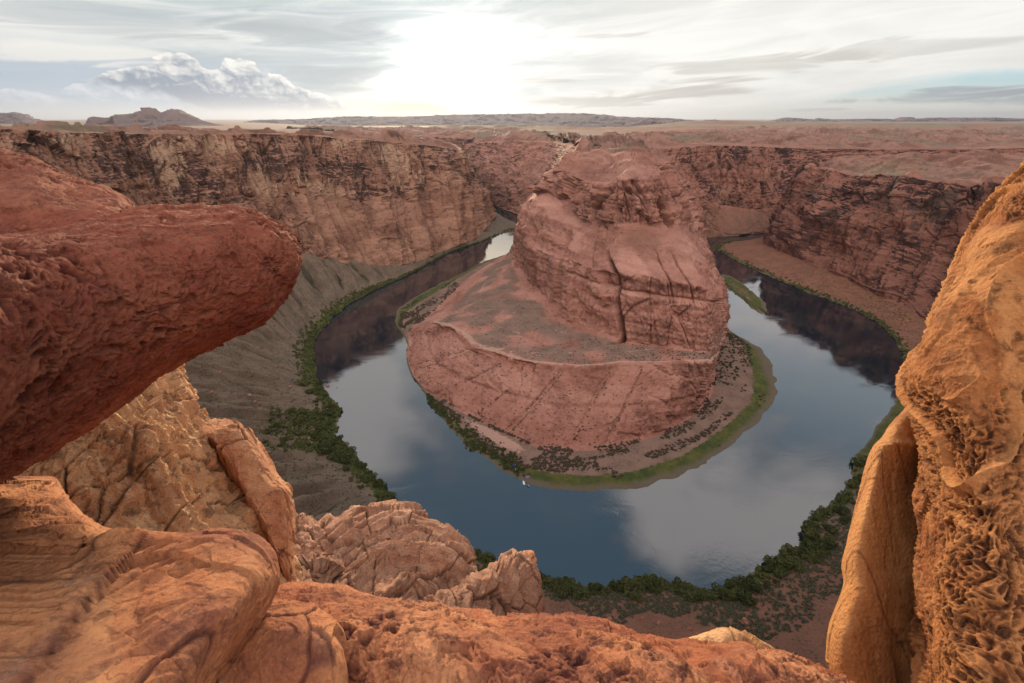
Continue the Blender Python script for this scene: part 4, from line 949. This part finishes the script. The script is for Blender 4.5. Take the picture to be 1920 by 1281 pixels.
# right-hand pillar
pil = ring_rock([(180, 2040, 2260, 3.4, 0.9), (260, 1968, 2260, 3.35, 1.0), (330, 1922, 2260, 3.3, 1.05), (385, 1882, 2260, 3.25, 1.1), (455, 1840, 2260, 3.2, 1.1), (530, 1800, 2260, 3.15, 1.1), (600, 1757, 2260, 3.1, 1.1), (670, 1720, 2260, 3.05, 1.1), (705, 1700, 2260, 3.0, 1.1), (730, 1698, 2260, 3.0, 1.1), (790, 1714, 2260, 2.95, 1.1), (850, 1726, 2260, 2.9, 1.1), (1000, 1730, 2260, 2.8, 1.1), (1150, 1728, 2260, 2.7, 1.1), (1281, 1728, 2260, 2.6, 1.1), (1500, 1720, 2260, 2.5, 1.1)], 'y', 760, 640, 2.3, 0.78, 0.3)
def disp_pillar(P, n):
    Q = P - np.array([0, 0, CAMZ])
    w = fbm(Q / 1.1, 205, 3) * 0.28
    u = (Q[:, 0] * 0.85 - Q[:, 1] * 0.5) + w + 0.12 * np.sin(Q[:, 2] * 2.1)
    Z = np.zeros_like(u)
    r = 1 - np.abs(vnoise(np.stack([u / 0.20, Q[:, 2] * 0.35, Z + .5], -1), 206)) * 2
    r2 = 1 - np.abs(vnoise(np.stack([u / 0.06, Q[:, 2] * 0.9, Z + .5], -1), 207)) * 2
    smooth = sstep(fbm(np.stack([u / 0.6, Q[:, 2] / 1.4, Z], -1), 215, 2), 0.34, 0.55)
    rib = np.clip(r, 0, 1) ** 6
    rib2 = np.clip(r2, 0, 1) ** 5
    d = fbm(Q / 0.9, 201, 3) * 0.06 + rib * 0.040 + rib2 * 0.020 * (1 - smooth) + fbm(np.stack([u / 0.35, Q[:, 2] * 0.6, Z], -1), 216, 2) * 0.05
    # honeycomb: recessed cells with thin walls between, in bands that follow the bedding
    q = np.stack([u, Q[:, 1] * 0.6, Q[:, 2] * 0.62], -1)
    q = q + 0.012 * np.stack([vnoise(Q / 0.05, 221), vnoise(Q / 0.05, 222), vnoise(Q / 0.05, 223)], -1)
    band = sstep(fbm(np.stack([u / 0.30, Q[:, 2] * 0.7, Z], -1), 224, 3) + 0.35 * fbm(Q / 0.25, 225, 2), -0.50, -0.10)
    keep = band * (1 - smooth) * (1 - sstep(r, 0.62, 0.9))
    pit = 0; dp = 0
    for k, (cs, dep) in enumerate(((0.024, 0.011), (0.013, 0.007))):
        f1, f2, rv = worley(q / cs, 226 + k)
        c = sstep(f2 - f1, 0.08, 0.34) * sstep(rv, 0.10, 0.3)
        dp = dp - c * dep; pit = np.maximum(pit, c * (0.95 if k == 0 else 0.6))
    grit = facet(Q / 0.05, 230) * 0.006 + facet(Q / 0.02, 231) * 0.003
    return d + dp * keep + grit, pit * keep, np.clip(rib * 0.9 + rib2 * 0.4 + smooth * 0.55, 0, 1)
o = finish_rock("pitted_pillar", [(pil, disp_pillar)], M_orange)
tag(o, "tall orange honeycombed rock wall rising along the right edge", "rock")
sl = ring_rock([(765, 1695, 1760, 3.5, 0.2), (785, 1676, 1790, 3.48, 0.35), (820, 1650, 1800, 3.45, 0.45), (835, 1636, 1800, 3.42, 0.5), (890, 1618, 1800, 3.38, 0.5), (960, 1600, 1800, 3.3, 0.5), (1010, 1590, 1800, 3.25, 0.5), (1060, 1584, 1800, 3.2, 0.5), (1100, 1588, 1800, 3.15, 0.5), (1150, 1570, 1800, 3.1, 0.5), (1190, 1557, 1800, 3.05, 0.5), (1240, 1554, 1800, 3.0, 0.5), (1290, 1566, 1800, 2.95, 0.5), (1450, 1570, 1800, 2.8, 0.5)], 'y', 460, 340, 3.4, 0.75, 0.38)
o = finish_rock("smooth_buttress", [(sl, disp_bedded(2.5, 221, 0.012, 0.0022, (0.95, -0.25, 0.14), 0.05, 0.0, (0.14, 0.4, 0.9), 0.06))], M_smooth)
tag(o, "smooth orange buttress leaning against the left side of the honeycombed wall", "rock")

# ------------------------------------------------------------------ rock outcrops below the ledge
def outcrop(name, label, stations, axis, nu, nv, power, skew, disp, mat=M_outcrop):
    g = ring_rock(stations, axis, nu, nv, power, 0.75, skew)
    return tag(finish_rock(name, [(g, disp)], mat), label, "rock")
outcrop("ridged_outcrop", "pale pink outcrop with a steep ridged face above the river bank",
        [(964, 700, 768, 112, 4), (972, 655, 778, 110, 9), (986, 642, 792, 108, 11), (1000, 625, 822, 106, 12), (1022, 610, 846, 103, 12), (1040, 600, 865, 100, 12), (1070, 590, 876, 96, 12), (1092, 585, 877, 93, 12), (1112, 580, 862, 90, 12), (1145, 570, 835, 86, 12), (1260, 560, 800, 78, 12)],
        'y', 260, 260, 2.8, 0.35, disp_fan(60.0, 301, at_depth(740, 930, 112), 0, 1.5, disp_bedded(60.0, 305, 0.025, 0.008, (0.5, 0.4, 1.0), 0.05, 0.030, (0.10, 0.16, 0.22), 0.12)))
outcrop("rubble_outcrop", "reddish knobbly outcrop at the left of the pale ridged one",
        [(957, 545, 575, 118, 4), (968, 535, 612, 116, 8), (985, 530, 640, 114, 10), (1010, 520, 668, 110, 11), (1040, 515, 680, 106, 11), (1080, 510, 690, 100, 11), (1200, 500, 690, 90, 11)],
        'y', 180, 180, 2.4, 0.1, disp_bedded(50.0, 311, 0.05, 0.012, (0.2, 0.2, 1.0), 0.06, 0.07, (0.10, 0.10, 0.09), 0.35))
outcrop("orange_block", "blocky orange boulder peeking over the front ledge",
        [(1034, 598, 628, 30, 0.8), (1044, 574, 641, 29.5, 1.8), (1065, 554, 650, 29, 2.2), (1092, 549, 662, 28, 2.2), (1125, 546, 674, 27, 2.2), (1230, 540, 700, 25, 2.2)],
        'y', 160, 160, 3.6, 0.3, disp_bedded(20.0, 321, 0.03, 0.008, (0.3, 0.2, 1.0), 0.06, 0.045, (0.11, 0.14, 0.14), 0.25))
outcrop("sloping_outcrop", "pale sloping outcrop with a dark sheer end near the bottom centre",
        [(1047, 962, 986, 53, 1.5), (1056, 934, 993, 52.5, 3.5), (1068, 914, 1001, 52, 4.5), (1086, 884, 1006, 51, 5), (1106, 861, 1011, 50, 5), (1120, 844, 1018, 49, 5), (1142, 800, 1019, 47.5, 5), (1175, 760, 1018, 46, 5), (1290, 740, 1010, 42, 5)],
        'y', 220, 240, 3.0, 0.55, disp_fan(30.0, 331, at_depth(985, 1020, 53), 0, 0.55, disp_bedded(30.0, 335, 0.02, 0.008, (0.4, 0.5, 0.9), 0.05, 0.025, (0.09, 0.16, 0.2), 0.12)))
outcrop("perched_boulder", "upright brown boulder perched on the tip of the sloping outcrop",
        [(1034, 984, 992, 52.4, 0.3), (1038, 975, 998, 52.4, 0.8), (1050, 970, 1000, 52.3, 1.1), (1064, 973, 999, 52.2, 1.1), (1078, 982, 998, 52.1, 0.8), (1086, 988, 996, 52.0, 0.4)],
        'y', 90, 90, 2.5, 0.0, disp_bedded(10.0, 341, 0.03, 0.008, (0.2, 0.2, 1.0), 0.08, 0.03, (0.2, 0.2, 0.2), 0.2), M_block)

# ------------------------------------------------------------------ surface lookup on the canyon grids
def surf(G, ku, kv, c, r):
    i = np.interp(c, ku, np.arange(len(ku))); j = np.interp(r, kv, np.arange(len(kv)))
    i0 = min(int(i), len(ku) - 2); j0 = min(int(j), len(kv) - 2); a, b = i - i0, j - j0
    return G[i0, j0] * (1 - a) * (1 - b) + G[i0 + 1, j0] * a * (1 - b) + G[i0, j0 + 1] * (1 - a) * b + G[i0 + 1, j0 + 1] * a * b
outer_at = lambda c, r: surf(GO, kuO, kvO, c, r)
inner_at = lambda c, r: surf(GI, kuI, kvI, c, r)
R = random.Random(5); NR = np.random.default_rng(11)

# grassy bar in the right-hand reach
def island():
    C = np.array([at_z(*q, 0.0) for q in [(1334, 512), (1352, 511), (1366, 514), (1391, 529), (1414, 548), (1437, 567), (1443, 580), (1440, 592), (1432, 594), (1418, 586), (1402, 572), (1384, 556), (1366, 543), (1348, 530)]])
    n = 280; k = np.linspace(0, len(C), n, endpoint=False); C2 = catmull(np.concatenate([C[-1:], C, C[:2]]), k + 1)
    ctr = C2.mean(0); tang = np.roll(C2, -1, 0) - np.roll(C2, 1, 0); nrm = np.stack([tang[:, 1], -tang[:, 0], tang[:, 2] * 0], -1); nrm /= np.linalg.norm(nrm, axis=1, keepdims=True)
    if ((C2 - ctr) * nrm).sum(1).mean() < 0: nrm = -nrm
    C2 = C2 + nrm * (fbm(C2 / 9.0, 401, 4) * 3.0)[:, None]
    f = np.linspace(1.03, 0.0, 26)
    G = np.stack([ctr + (C2 - ctr) * t for t in f], 1)
    P = G.reshape(-1, 3); h = np.tile(sstep(1.03 - f, 0, 0.5), n)
    P[:, 2] = -0.3 + h * 1.5 + np.abs(fbm(P / 6.0, 402, 3)) * 0.7 * h
    a = {'soil': h * 0 + 1, 'green': 0.85 + h * 0 - 0.35 * np.tile(sstep(1.03 - f, 0.3, 0.8), n), 'varnish': h * 0, 'pale': h * 0, 'tone': h * 0, 'edge': h * 0, 'gully': h * 0, 'top': h * 0}
    G = P.reshape(G.shape); Gc = np.concatenate([G, G[:1]], 0)
    A = {k_: np.concatenate([v.reshape(n, 26), v.reshape(n, 26)[:1]], 0).ravel() for k_, v in a.items()}
    make_mesh("river_island", Gc.reshape(-1, 3), grid_quads(n + 1, 26), M_inner, A, 'structure')
island()

# ------------------------------------------------------------------ vegetation
def foliage_material(name, a, bcol):
    m, nt, b = new_mat(name)
    oi = nt.nodes.new('ShaderNodeObjectInfo'); rnd = V(nt, oi.outputs['Random'])
    p, _ = pos(nt); n = noise(nt, p, 0.35, 3.0, 0.6); f = noise(nt, p, 2.5, 2.0, 0.6)
    col = mix(nt, (n * 0.7 + rnd * 0.5 - 0.1).ss(0.25, 0.75), a, bcol)
    col = mix(nt, f.ss(0.4, 0.7) * 0.5, col, tuple(v * 1.6 for v in bcol))
    nt.links.new(col.s, b.inputs['Base Color']); b.inputs['Specular IOR Level'].default_value = 0.1
    return m
M_bush = foliage_material("dark_willow_leaves", (0.034, 0.044, 0.017), (0.078, 0.086, 0.032))
M_olive = foliage_material("olive_leaves", (0.050, 0.055, 0.020), (0.090, 0.092, 0.032))
M_sage = foliage_material("sage_leaves", (0.082, 0.082, 0.052), (0.125, 0.120, 0.078))
M_brown = foliage_material("dry_scrub_twigs", (0.052, 0.040, 0.028), (0.082, 0.064, 0.044))
def leaf_cloud(n, lobes, leaf, seed, height=0.95):
    """Leaf-sized quads spread through several uneven lobes; about 1 unit in radius, standing on z = 0."""
    g = np.random.default_rng(seed)
    c = np.stack([g.uniform(-0.62, 0.62, lobes), g.uniform(-0.62, 0.62, lobes), g.uniform(0.18, 0.62, lobes) * height], -1); c[0] = (0, 0, 0.55 * height)
    rad = g.uniform(0.26, 0.50, lobes); rad[0] = 0.5
    k = g.integers(0, lobes, n); d = g.normal(size=(n, 3)); d /= np.linalg.norm(d, axis=1, keepdims=True)
    p = c[k] + d * (rad[k] * g.uniform(0.55, 1.05, n) ** 0.6)[:, None] * np.array([1, 1, 0.85])
    p[:, 2] = np.abs(p[:, 2])
    nn = d + g.normal(size=(n, 3)) * 0.6; nn /= np.linalg.norm(nn, axis=1, keepdims=True)
    t = np.cross(nn, g.normal(size=(n, 3))); t /= np.linalg.norm(t, axis=1, keepdims=True); b2 = np.cross(nn, t)
    sz = (leaf * g.uniform(0.6, 1.3, n))[:, None]
    V4 = np.stack([p - t * sz - b2 * sz * 0.7, p + t * sz - b2 * sz * 0.5, p + t * sz * 0.8 + b2 * sz * 0.7, p - t * sz * 0.7 + b2 * sz * 0.6], 1).reshape(-1, 3)
    return V4, np.arange(n * 4).reshape(-1, 4)
bush_kinds = []
for kk in range(6):
    vv, qq = leaf_cloud(900, 6 + kk % 3, 0.075, 900 + kk)
    o = make_mesh("bush", vv, qq, M_bush if kk < 4 else M_olive, smooth=False); bush_kinds.append(o)
first_use = [True] * 6
def place_bush(p, r, h, kind, label, group):
    src = bush_kinds[kind]
    if first_use[kind]: o = src; first_use[kind] = False
    else:
        o = src.copy(); S.collection.objects.link(o)
    o.location = (p[0], p[1], p[2] - 0.1); o.scale = (r, r * R.uniform(0.85, 1.15), h); o.rotation_euler = (0, 0, R.uniform(0, 6.28))
    tag(o, label, "bush", group)
    return o
def belt(n, c0, c1, r0, r1, s0, s1, label, group, olive=0.15, clump=0.0):
    for i in range(n):
        c = c0 + (c1 - c0) * min(max((i + R.uniform(-2.5, 3.5)) / n, 0), 1)
        rr = r0 + (r1 - r0) * R.random() ** 1.4
        p = outer_at(c, rr); s_ = R.uniform(s0, s1) * R.choice((0.55, 0.8, 1.0, 1.0, 1.15)) * (0.75 + 0.5 * (vnoise(np.array([[c * 2.3, 0.5, 0.5]]), 31)[0] + 0.5))
        place_bush(p, s_, s_ * R.uniform(0.8, 1.15), R.randrange(4, 6) if R.random() < olive else R.randrange(0, 4), label, group)
belt(110, 19.3, 27.2, 0.015, 0.17, 3.6, 6.4, "dense dark green bush in the row along the near river bank", "bushes along the near bank", 0.12)
belt(104, 14.0, 19.3, 0.01, 0.15, 3.6, 6.8, "dark green bush crowding the left river bank below the grey slopes", "bushes along the left bank")
belt(40, 15.3, 16.7, 0.06, 0.40, 5.0, 8.5, "tall dark green bush in the thicket that spreads up the left slope", "thicket on the left slope", 0.1)
belt(46, 27.2, 30.2, 0.02, 0.24, 3.6, 6.4, "olive green bush on the right river bank beside the orange buttress", "bushes along the right bank", 0.35)

def scrub(name, pts, size0, size1, mat, seed, flat=0.7):
    """Low growth nobody could count: one mesh of many leafy tufts."""
    g = np.random.default_rng(seed); base, q = leaf_cloud(34, 3, 0.26, seed, 0.8)
    pts = np.array(pts); n = len(pts); a = g.uniform(0, 6.28, n); s_ = g.uniform(size0, size1, n)
    ca, sa = np.cos(a), np.sin(a)
    X = (base[None, :, 0] * ca[:, None] - base[None, :, 1] * sa[:, None]) * s_[:, None]
    Y = (base[None, :, 0] * sa[:, None] + base[None, :, 1] * ca[:, None]) * s_[:, None]
    Z = base[None, :, 2] * s_[:, None] * flat
    Vv = np.stack([X + pts[:, None, 0], Y + pts[:, None, 1], Z + pts[:, None, 2]], -1).reshape(-1, 3)
    Q = (q[None] + (np.arange(n) * len(base))[:, None, None]).reshape(-1, 4)
    o = make_mesh(name, Vv, Q, mat, None, 'stuff', False); return o
# grey-green sage behind the near bushes
pts = []
while len(pts) < 2100:
    c = R.uniform(20.3, 28.5); r = R.uniform(0.10, 0.62)
    if r > 0.26 + 0.20 * (vnoise(np.array([[c * 1.3, 0.5, 2.5]]), 41)[0] + 0.3) + (0.12 if c > 24 else 0): continue
    pts.append(outer_at(c, r))
scrub("sage_scrub", pts, 1.0, 2.2, M_sage, 51)
# growth along the far left bank and the far right bank
pts = [outer_at(R.uniform(4.2, 14.5), 0.01 + 0.15 * R.random() ** 1.6) for _ in range(1100)]
pts += [outer_at(R.uniform(14, 29), 0.005 + 0.12 * R.random() ** 1.5) for _ in range(700)]
pts += [outer_at(R.uniform(15.2, 16.8), 0.02 + 0.40 * R.random()) for _ in range(420)]
pts += [outer_at(R.uniform(32, 40.5), 0.01 + 0.16 * R.random() ** 1.8) for _ in range(420)]
scrub("bank_scrub", pts, 2.0, 4.2, M_bush, 52, 0.8)
# sparse desert tufts on the slopes
pts = []
for _ in range(5200):
    c = R.uniform(9, 20) if R.random() < 0.7 else R.uniform(31, 38); pts.append(outer_at(c, R.uniform(0.15, 0.95)))
scrub("slope_tufts", pts, 0.6, 1.5, M_olive, 53)
# dark dry scrub on the low shelf of the peninsula
pts = []
while len(pts) < 2600:
    c = R.uniform(9.2, 23.6); r = R.uniform(0.10, 1.0)
    v = vnoise(np.array([[c * 1.7, r * 5.0, 2.5]]), 43)[0]
    if c > 12.2 and c < 15.6: continue
    lim = 0.30 if c < 17.4 else 0.05
    if r < 0.22 and R.random() < 0.8: continue
    if v < -0.05 + (0.25 if r < 0.45 and c > 17.4 else 0) or (abs(c - 16.9) < 0.75 and 0.5 < r < 0.93 and R.random() < 0.9): continue
    pts.append(inner_at(c, r))
scrub("shelf_scrub", pts, 0.9, 2.3, M_brown, 54, 0.8)
pts = [inner_at(R.uniform(15.3, 17.6), R.uniform(0.05, 0.55)) for _ in range(330)] + [inner_at(R.uniform(22.2, 24.0), R.uniform(0.55, 0.97)) for _ in range(150)]
scrub("shore_willows", pts, 1.6, 3.2, M_bush, 55, 0.8)
# rows of small shrubs rooted in the cracks of the apron and terrace
pts = []
for c0 in (13.9, 14.15, 15.35, 17.0, 17.12, 18.6, 19.3, 16.3):
    for _ in range(46):
        r = R.uniform(1.02, 1.9); pts.append(inner_at(c0 + 0.22 * (r - 1.0) / 0.9 + R.gauss(0, 0.012), r))
for _ in range(900): pts.append(inner_at(R.uniform(12.5, 22), 1.02 + 0.85 * R.random() ** 1.3))
for _ in range(500): pts.append(inner_at(R.uniform(10, 22), R.uniform(2.05, 2.95)))
scrub("crack_shrubs", pts, 0.5, 1.25, M_brown, 56, 0.8)
# reeds at the edges of the bar
pts = []
for _ in range(520):
    t = R.random(); a = at_z(1336, 514) * (1 - t) + at_z(1440, 590) * t; w = 13 * math.sin(math.pi * min(max(t, 0.06), 0.94)) ** 0.6
    b_ = at_z(1443, 567) - at_z(1418, 586); b_ /= np.linalg.norm(b_); pts.append(a + b_ * R.uniform(-w, w) * 0.9 + np.array([0, 0, 0.6]))
scrub("island_grass", pts, 0.9, 2.0, M_olive, 57, 0.6)

# ------------------------------------------------------------------ loose boulders
M_boulder = fg_material("boulder_sandstone", (0.44, 0.22, 0.14), (0.34, 0.15, 0.09), (0.24, 0.09, 0.055), (0.12, 0.05, 0.035), (0.3, 0.3, 1.0), 0.8, 0.4, 1.0, None, 0.08)
def boulder_mesh(seed):
    nu, nv = 18, 26; th = np.linspace(0.02, math.pi - 0.02, nu); ph = np.linspace(0, 2 * math.pi, nv, endpoint=False)
    T, F = np.meshgrid(th, ph, indexing='ij'); D = np.stack([np.sin(T) * np.cos(F), np.sin(T) * np.sin(F), np.cos(T)], -1).reshape(-1, 3)
    f1, f2, rv = worley(D * 1.6 + seed, seed); r = 0.82 + (rv - 0.5) * 0.42 + fbm(D * 2.2 + seed, seed, 3) * 0.12
    P = D * r[:, None] * np.array([1.0, 0.8, 0.62])
    cap = [np.stack([np.arange(nv // 2 - 1) + o_, np.arange(1, nv // 2) + o_, nv - 2 - np.arange(nv // 2 - 1) + o_, nv - 1 - np.arange(nv // 2 - 1) + o_], -1) for o_ in (0, (nu - 1) * nv)]
    return P, np.concatenate([grid_quads(nu, nv, True)] + cap)
boulders = [make_mesh("boulder", *boulder_mesh(60 + k), M_boulder, {'pit': np.zeros(18 * 26), 'rib': np.zeros(18 * 26)}) for k in range(4)]
bused = [False] * 4
def place_boulder(p, r, label, group=None):
    k = R.randrange(4)
    if bused[k]: o = boulders[k].copy(); S.collection.objects.link(o)
    else: o = boulders[k]; bused[k] = True
    o.location = (p[0], p[1], p[2] + r * 0.15); o.scale = (r, r, r * R.uniform(0.8, 1.2)); o.rotation_euler = (R.uniform(-.3, .3), R.uniform(-.3, .3), R.uniform(0, 6.28))
    return tag(o, label, "boulder", group)
place_boulder(at_z(614, 724), 2.6, "largest orange boulder standing in the water off the left bank")
place_boulder(at_z(598, 723), 1.7, "small orange boulder at the edge of the left bank beside the largest one")
place_boulder(at_z(632, 727), 0.9, "tiny dark rock alone in the water beyond the two orange boulders")
place_boulder(at_z(758, 940), 1.5, "tan rock standing in the river off the bushes of the lower left bank")
place_boulder(at_z(1398, 1166, 25), 2.6, "broad reddish block lying on the red slope below the sage")
for i in range(44):
    place_boulder(outer_at(R.uniform(20.8, 27.5), R.uniform(0.35, 0.95)), R.uniform(0.6, 2.0), "reddish boulder lying loose on the red slope above the near bank", "boulders on the near red slope")
for i in range(50):
    place_boulder(outer_at(R.uniform(13.5, 19.8), R.uniform(0.15, 0.9)), R.uniform(0.9, 2.6), "pinkish boulder lying loose on the grey slope of the left bank", "boulders on the left grey slope")
for i in range(40):
    place_boulder(outer_at(R.uniform(31.5, 37), R.uniform(0.25, 1.1)), R.uniform(1.0, 2.8), "red boulder at the foot of the right-hand cliff", "boulders below the right cliff")
for i in range(22):
    place_boulder(inner_at(17.2 + R.gauss(0, 1.3), 5.4 + R.gauss(0, 0.28)), R.uniform(0.7, 2.2), "brown boulder in the debris below the upper cliff of the peninsula", "boulders on the peninsula debris slope")

# ------------------------------------------------------------------ the landing on the peninsula: boats, tents, tree
def flat_mat(name, c, rough=0.5):
    m, nt, b = new_mat(name); p, _ = pos(nt); n = noise(nt, p, 3.0, 3.0, 0.6)
    nt.links.new(mix(nt, n, tuple(v * 0.8 for v in c), c).s, b.inputs['Base Color']); b.inputs['Roughness'].default_value = rough; return m
def part(name, P, Q, mat, parent): o = make_mesh(name, np.array(P, float), np.array(Q), mat); o.parent = parent; return o
def thing(name, label, cat, loc, rot=0.0, group=None):
    o = bpy.data.objects.new(name, None); S.collection.objects.link(o); o.location = loc; o.rotation_euler = (0, 0, rot); return tag(o, label, cat, group)
def boat(loc, rot, label, hullc, topc):
    t = thing("boat", label, "boat", loc, rot, None)
    st = np.linspace(-1, 1, 15); G = []
    for u in st:
        w = 0.85 * (1 - max(0, u) ** 2.2) + 0.04; z0 = 0.05 + 0.35 * max(0, u) ** 2
        G.append([(u * 2.6, -w, 0.62 + 0.15 * max(0, u)), (u * 2.6, -w * 0.9, 0.3), (u * 2.6, -w * 0.45, z0 - 0.2), (u * 2.6, w * 0.45, z0 - 0.2), (u * 2.6, w * 0.9, 0.3), (u * 2.6, w, 0.62 + 0.15 * max(0, u)), (u * 2.6, w * 0.86, 0.6), (u * 2.6, 0, 0.22), (u * 2.6, -w * 0.86, 0.6)])
    part("hull", np.array(G).reshape(-1, 3), np.concatenate([grid_quads(15, 9, True), [[0, 1, 4, 5], [1, 2, 3, 4], [126, 127, 130, 131]]]), hullc, t)
    def box(x0, x1, y0, y1, z0, z1):
        P = [(x, y, z) for z in (z0, z1) for x, y in ((x0, y0), (x1, y0), (x1, y1), (x0, y1))]
        return P, [(3, 2, 1, 0), (4, 5, 6, 7), (0, 1, 5, 4), (1, 2, 6, 5), (2, 3, 7, 6), (3, 0, 4, 7)]
    for x in (-1.4, 0.2): part("seat", *box(x, x + 0.45, -0.7, 0.7, 0.45, 0.55), topc, t)
    part("motor", *box(-2.95, -2.55, -0.2, 0.2, 0.2, 1.05), topc, t)
    return t
dk, wh = flat_mat("dark_hull_paint", (0.03, 0.03, 0.04)), flat_mat("white_hull_paint", (0.75, 0.75, 0.75))
boat(tuple(at_z(982, 906) + np.array([0, 0, 0.05])), radians(100), "small white boat moored at the peninsula shore", wh, wh)
boat(tuple(at_z(990, 909.5) + np.array([0, 0, 0.05])), radians(110), "small dark boat moored just right of the white one", dk, wh)
def tent(loc, rot, r, h, label, mat, dmat):
    t = thing("tent", label, "tent", loc, rot)
    nu, nv = 10, 24; a = np.linspace(0, math.pi / 2 * 0.97, nu); f = np.linspace(0, 2 * math.pi, nv, endpoint=False)
    A, Fv = np.meshgrid(a, f, indexing='ij'); rr = r * np.cos(A) * (1 + 0.10 * np.abs(np.cos(2 * Fv)))
    P = np.stack([rr * np.cos(Fv) * 1.2, rr * np.sin(Fv), h * np.sin(A)], -1).reshape(-1, 3)
    part("canopy", P, grid_quads(nu, nv, True), mat, t)
    th = np.linspace(-0.32, 0.32, 7); D = np.array([[(r * 1.33 * math.cos(q * (1 - 0.75 * z)) * math.cos(z * 1.1), r * 1.1 * math.sin(q * (1 - 0.75 * z)), h * math.sin(z * 1.1)) for z in np.linspace(0, 0.9, 6)] for q in th])
    part("door_flap", D.reshape(-1, 3), grid_quads(7, 6), dmat, t)
def ground_px(x, y):
    q = at_z(x, y, 2.0)
    d = np.linalg.norm(GI[:, :, :2].reshape(-1, 2) - q[:2], axis=1); z = GI.reshape(-1, 3)[d.argmin(), 2]
    q = at_z(x, y, z); return (q[0], q[1], z + 0.03)
navy, sky_b, purple, grey = flat_mat("navy_cloth", (0.03, 0.05, 0.22)), flat_mat("light_blue_cloth", (0.22, 0.42, 0.62)), flat_mat("purple_cloth", (0.20, 0.15, 0.26)), flat_mat("grey_cloth", (0.35, 0.36, 0.40))
tent(ground_px(964, 873), 0.4, 1.5, 1.4, "navy blue dome tent on the sandy landing", navy, grey)
tent(ground_px(966, 880), 1.2, 1.1, 1.1, "small light blue tent beside the navy one", sky_b, grey)
tent(ground_px(988, 894), 0.1, 2.0, 0.9, "long low purple tent near the grass by the boats", purple, grey)
tt = thing("small_tree", "round dark tree standing alone by the tents", "tree", ground_px(981, 884))
vv, qq = leaf_cloud(520, 6, 0.12, 950); vv = vv * np.array([2.0, 2.0, 3.2]) + np.array([0, 0, 0.7]); part("crown", vv, qq, M_bush, tt)
ring = np.array([[(0.22 * (1 - 0.4 * z) * math.cos(f), 0.22 * (1 - 0.4 * z) * math.sin(f), z * 2.4 - 0.2) for f in np.linspace(0, 2 * math.pi, 10, endpoint=False)] for z in np.linspace(0, 1, 5)])
part("trunk", ring.reshape(-1, 3), grid_quads(5, 10, True), M_brown, tt)

# ------------------------------------------------------------------ air
def haze():
    m = bpy.data.materials.new("haze_air"); m.use_nodes = True; nt = m.node_tree; nt.nodes.clear()
    out = nt.nodes.new('ShaderNodeOutputMaterial'); v = nt.nodes.new('ShaderNodeVolumePrincipled')
    v.inputs['Color'].default_value = (0.37, 0.42, 0.52, 1); v.inputs['Density'].default_value = HAZE
    v.inputs['Anisotropy'].default_value = 0.5
    nt.links.new(v.outputs[0], out.inputs['Volume'])
    x, y0, y1, z0, z1 = 100000.0, -7000.0, 95000.0, -1300.0, 1300.0
    c = np.array([(-x, y0, z0), (x, y0, z0), (x, y1, z0), (-x, y1, z0), (-x, y0, z1), (x, y0, z1), (x, y1, z1), (-x, y1, z1)])
    q = np.array([(3, 2, 1, 0), (4, 5, 6, 7), (0, 1, 5, 4), (1, 2, 6, 5), (2, 3, 7, 6), (3, 0, 4, 7)])
    make_mesh("haze", c, q, m, None, 'stuff', False)
HAZE = 1.4e-5
haze()
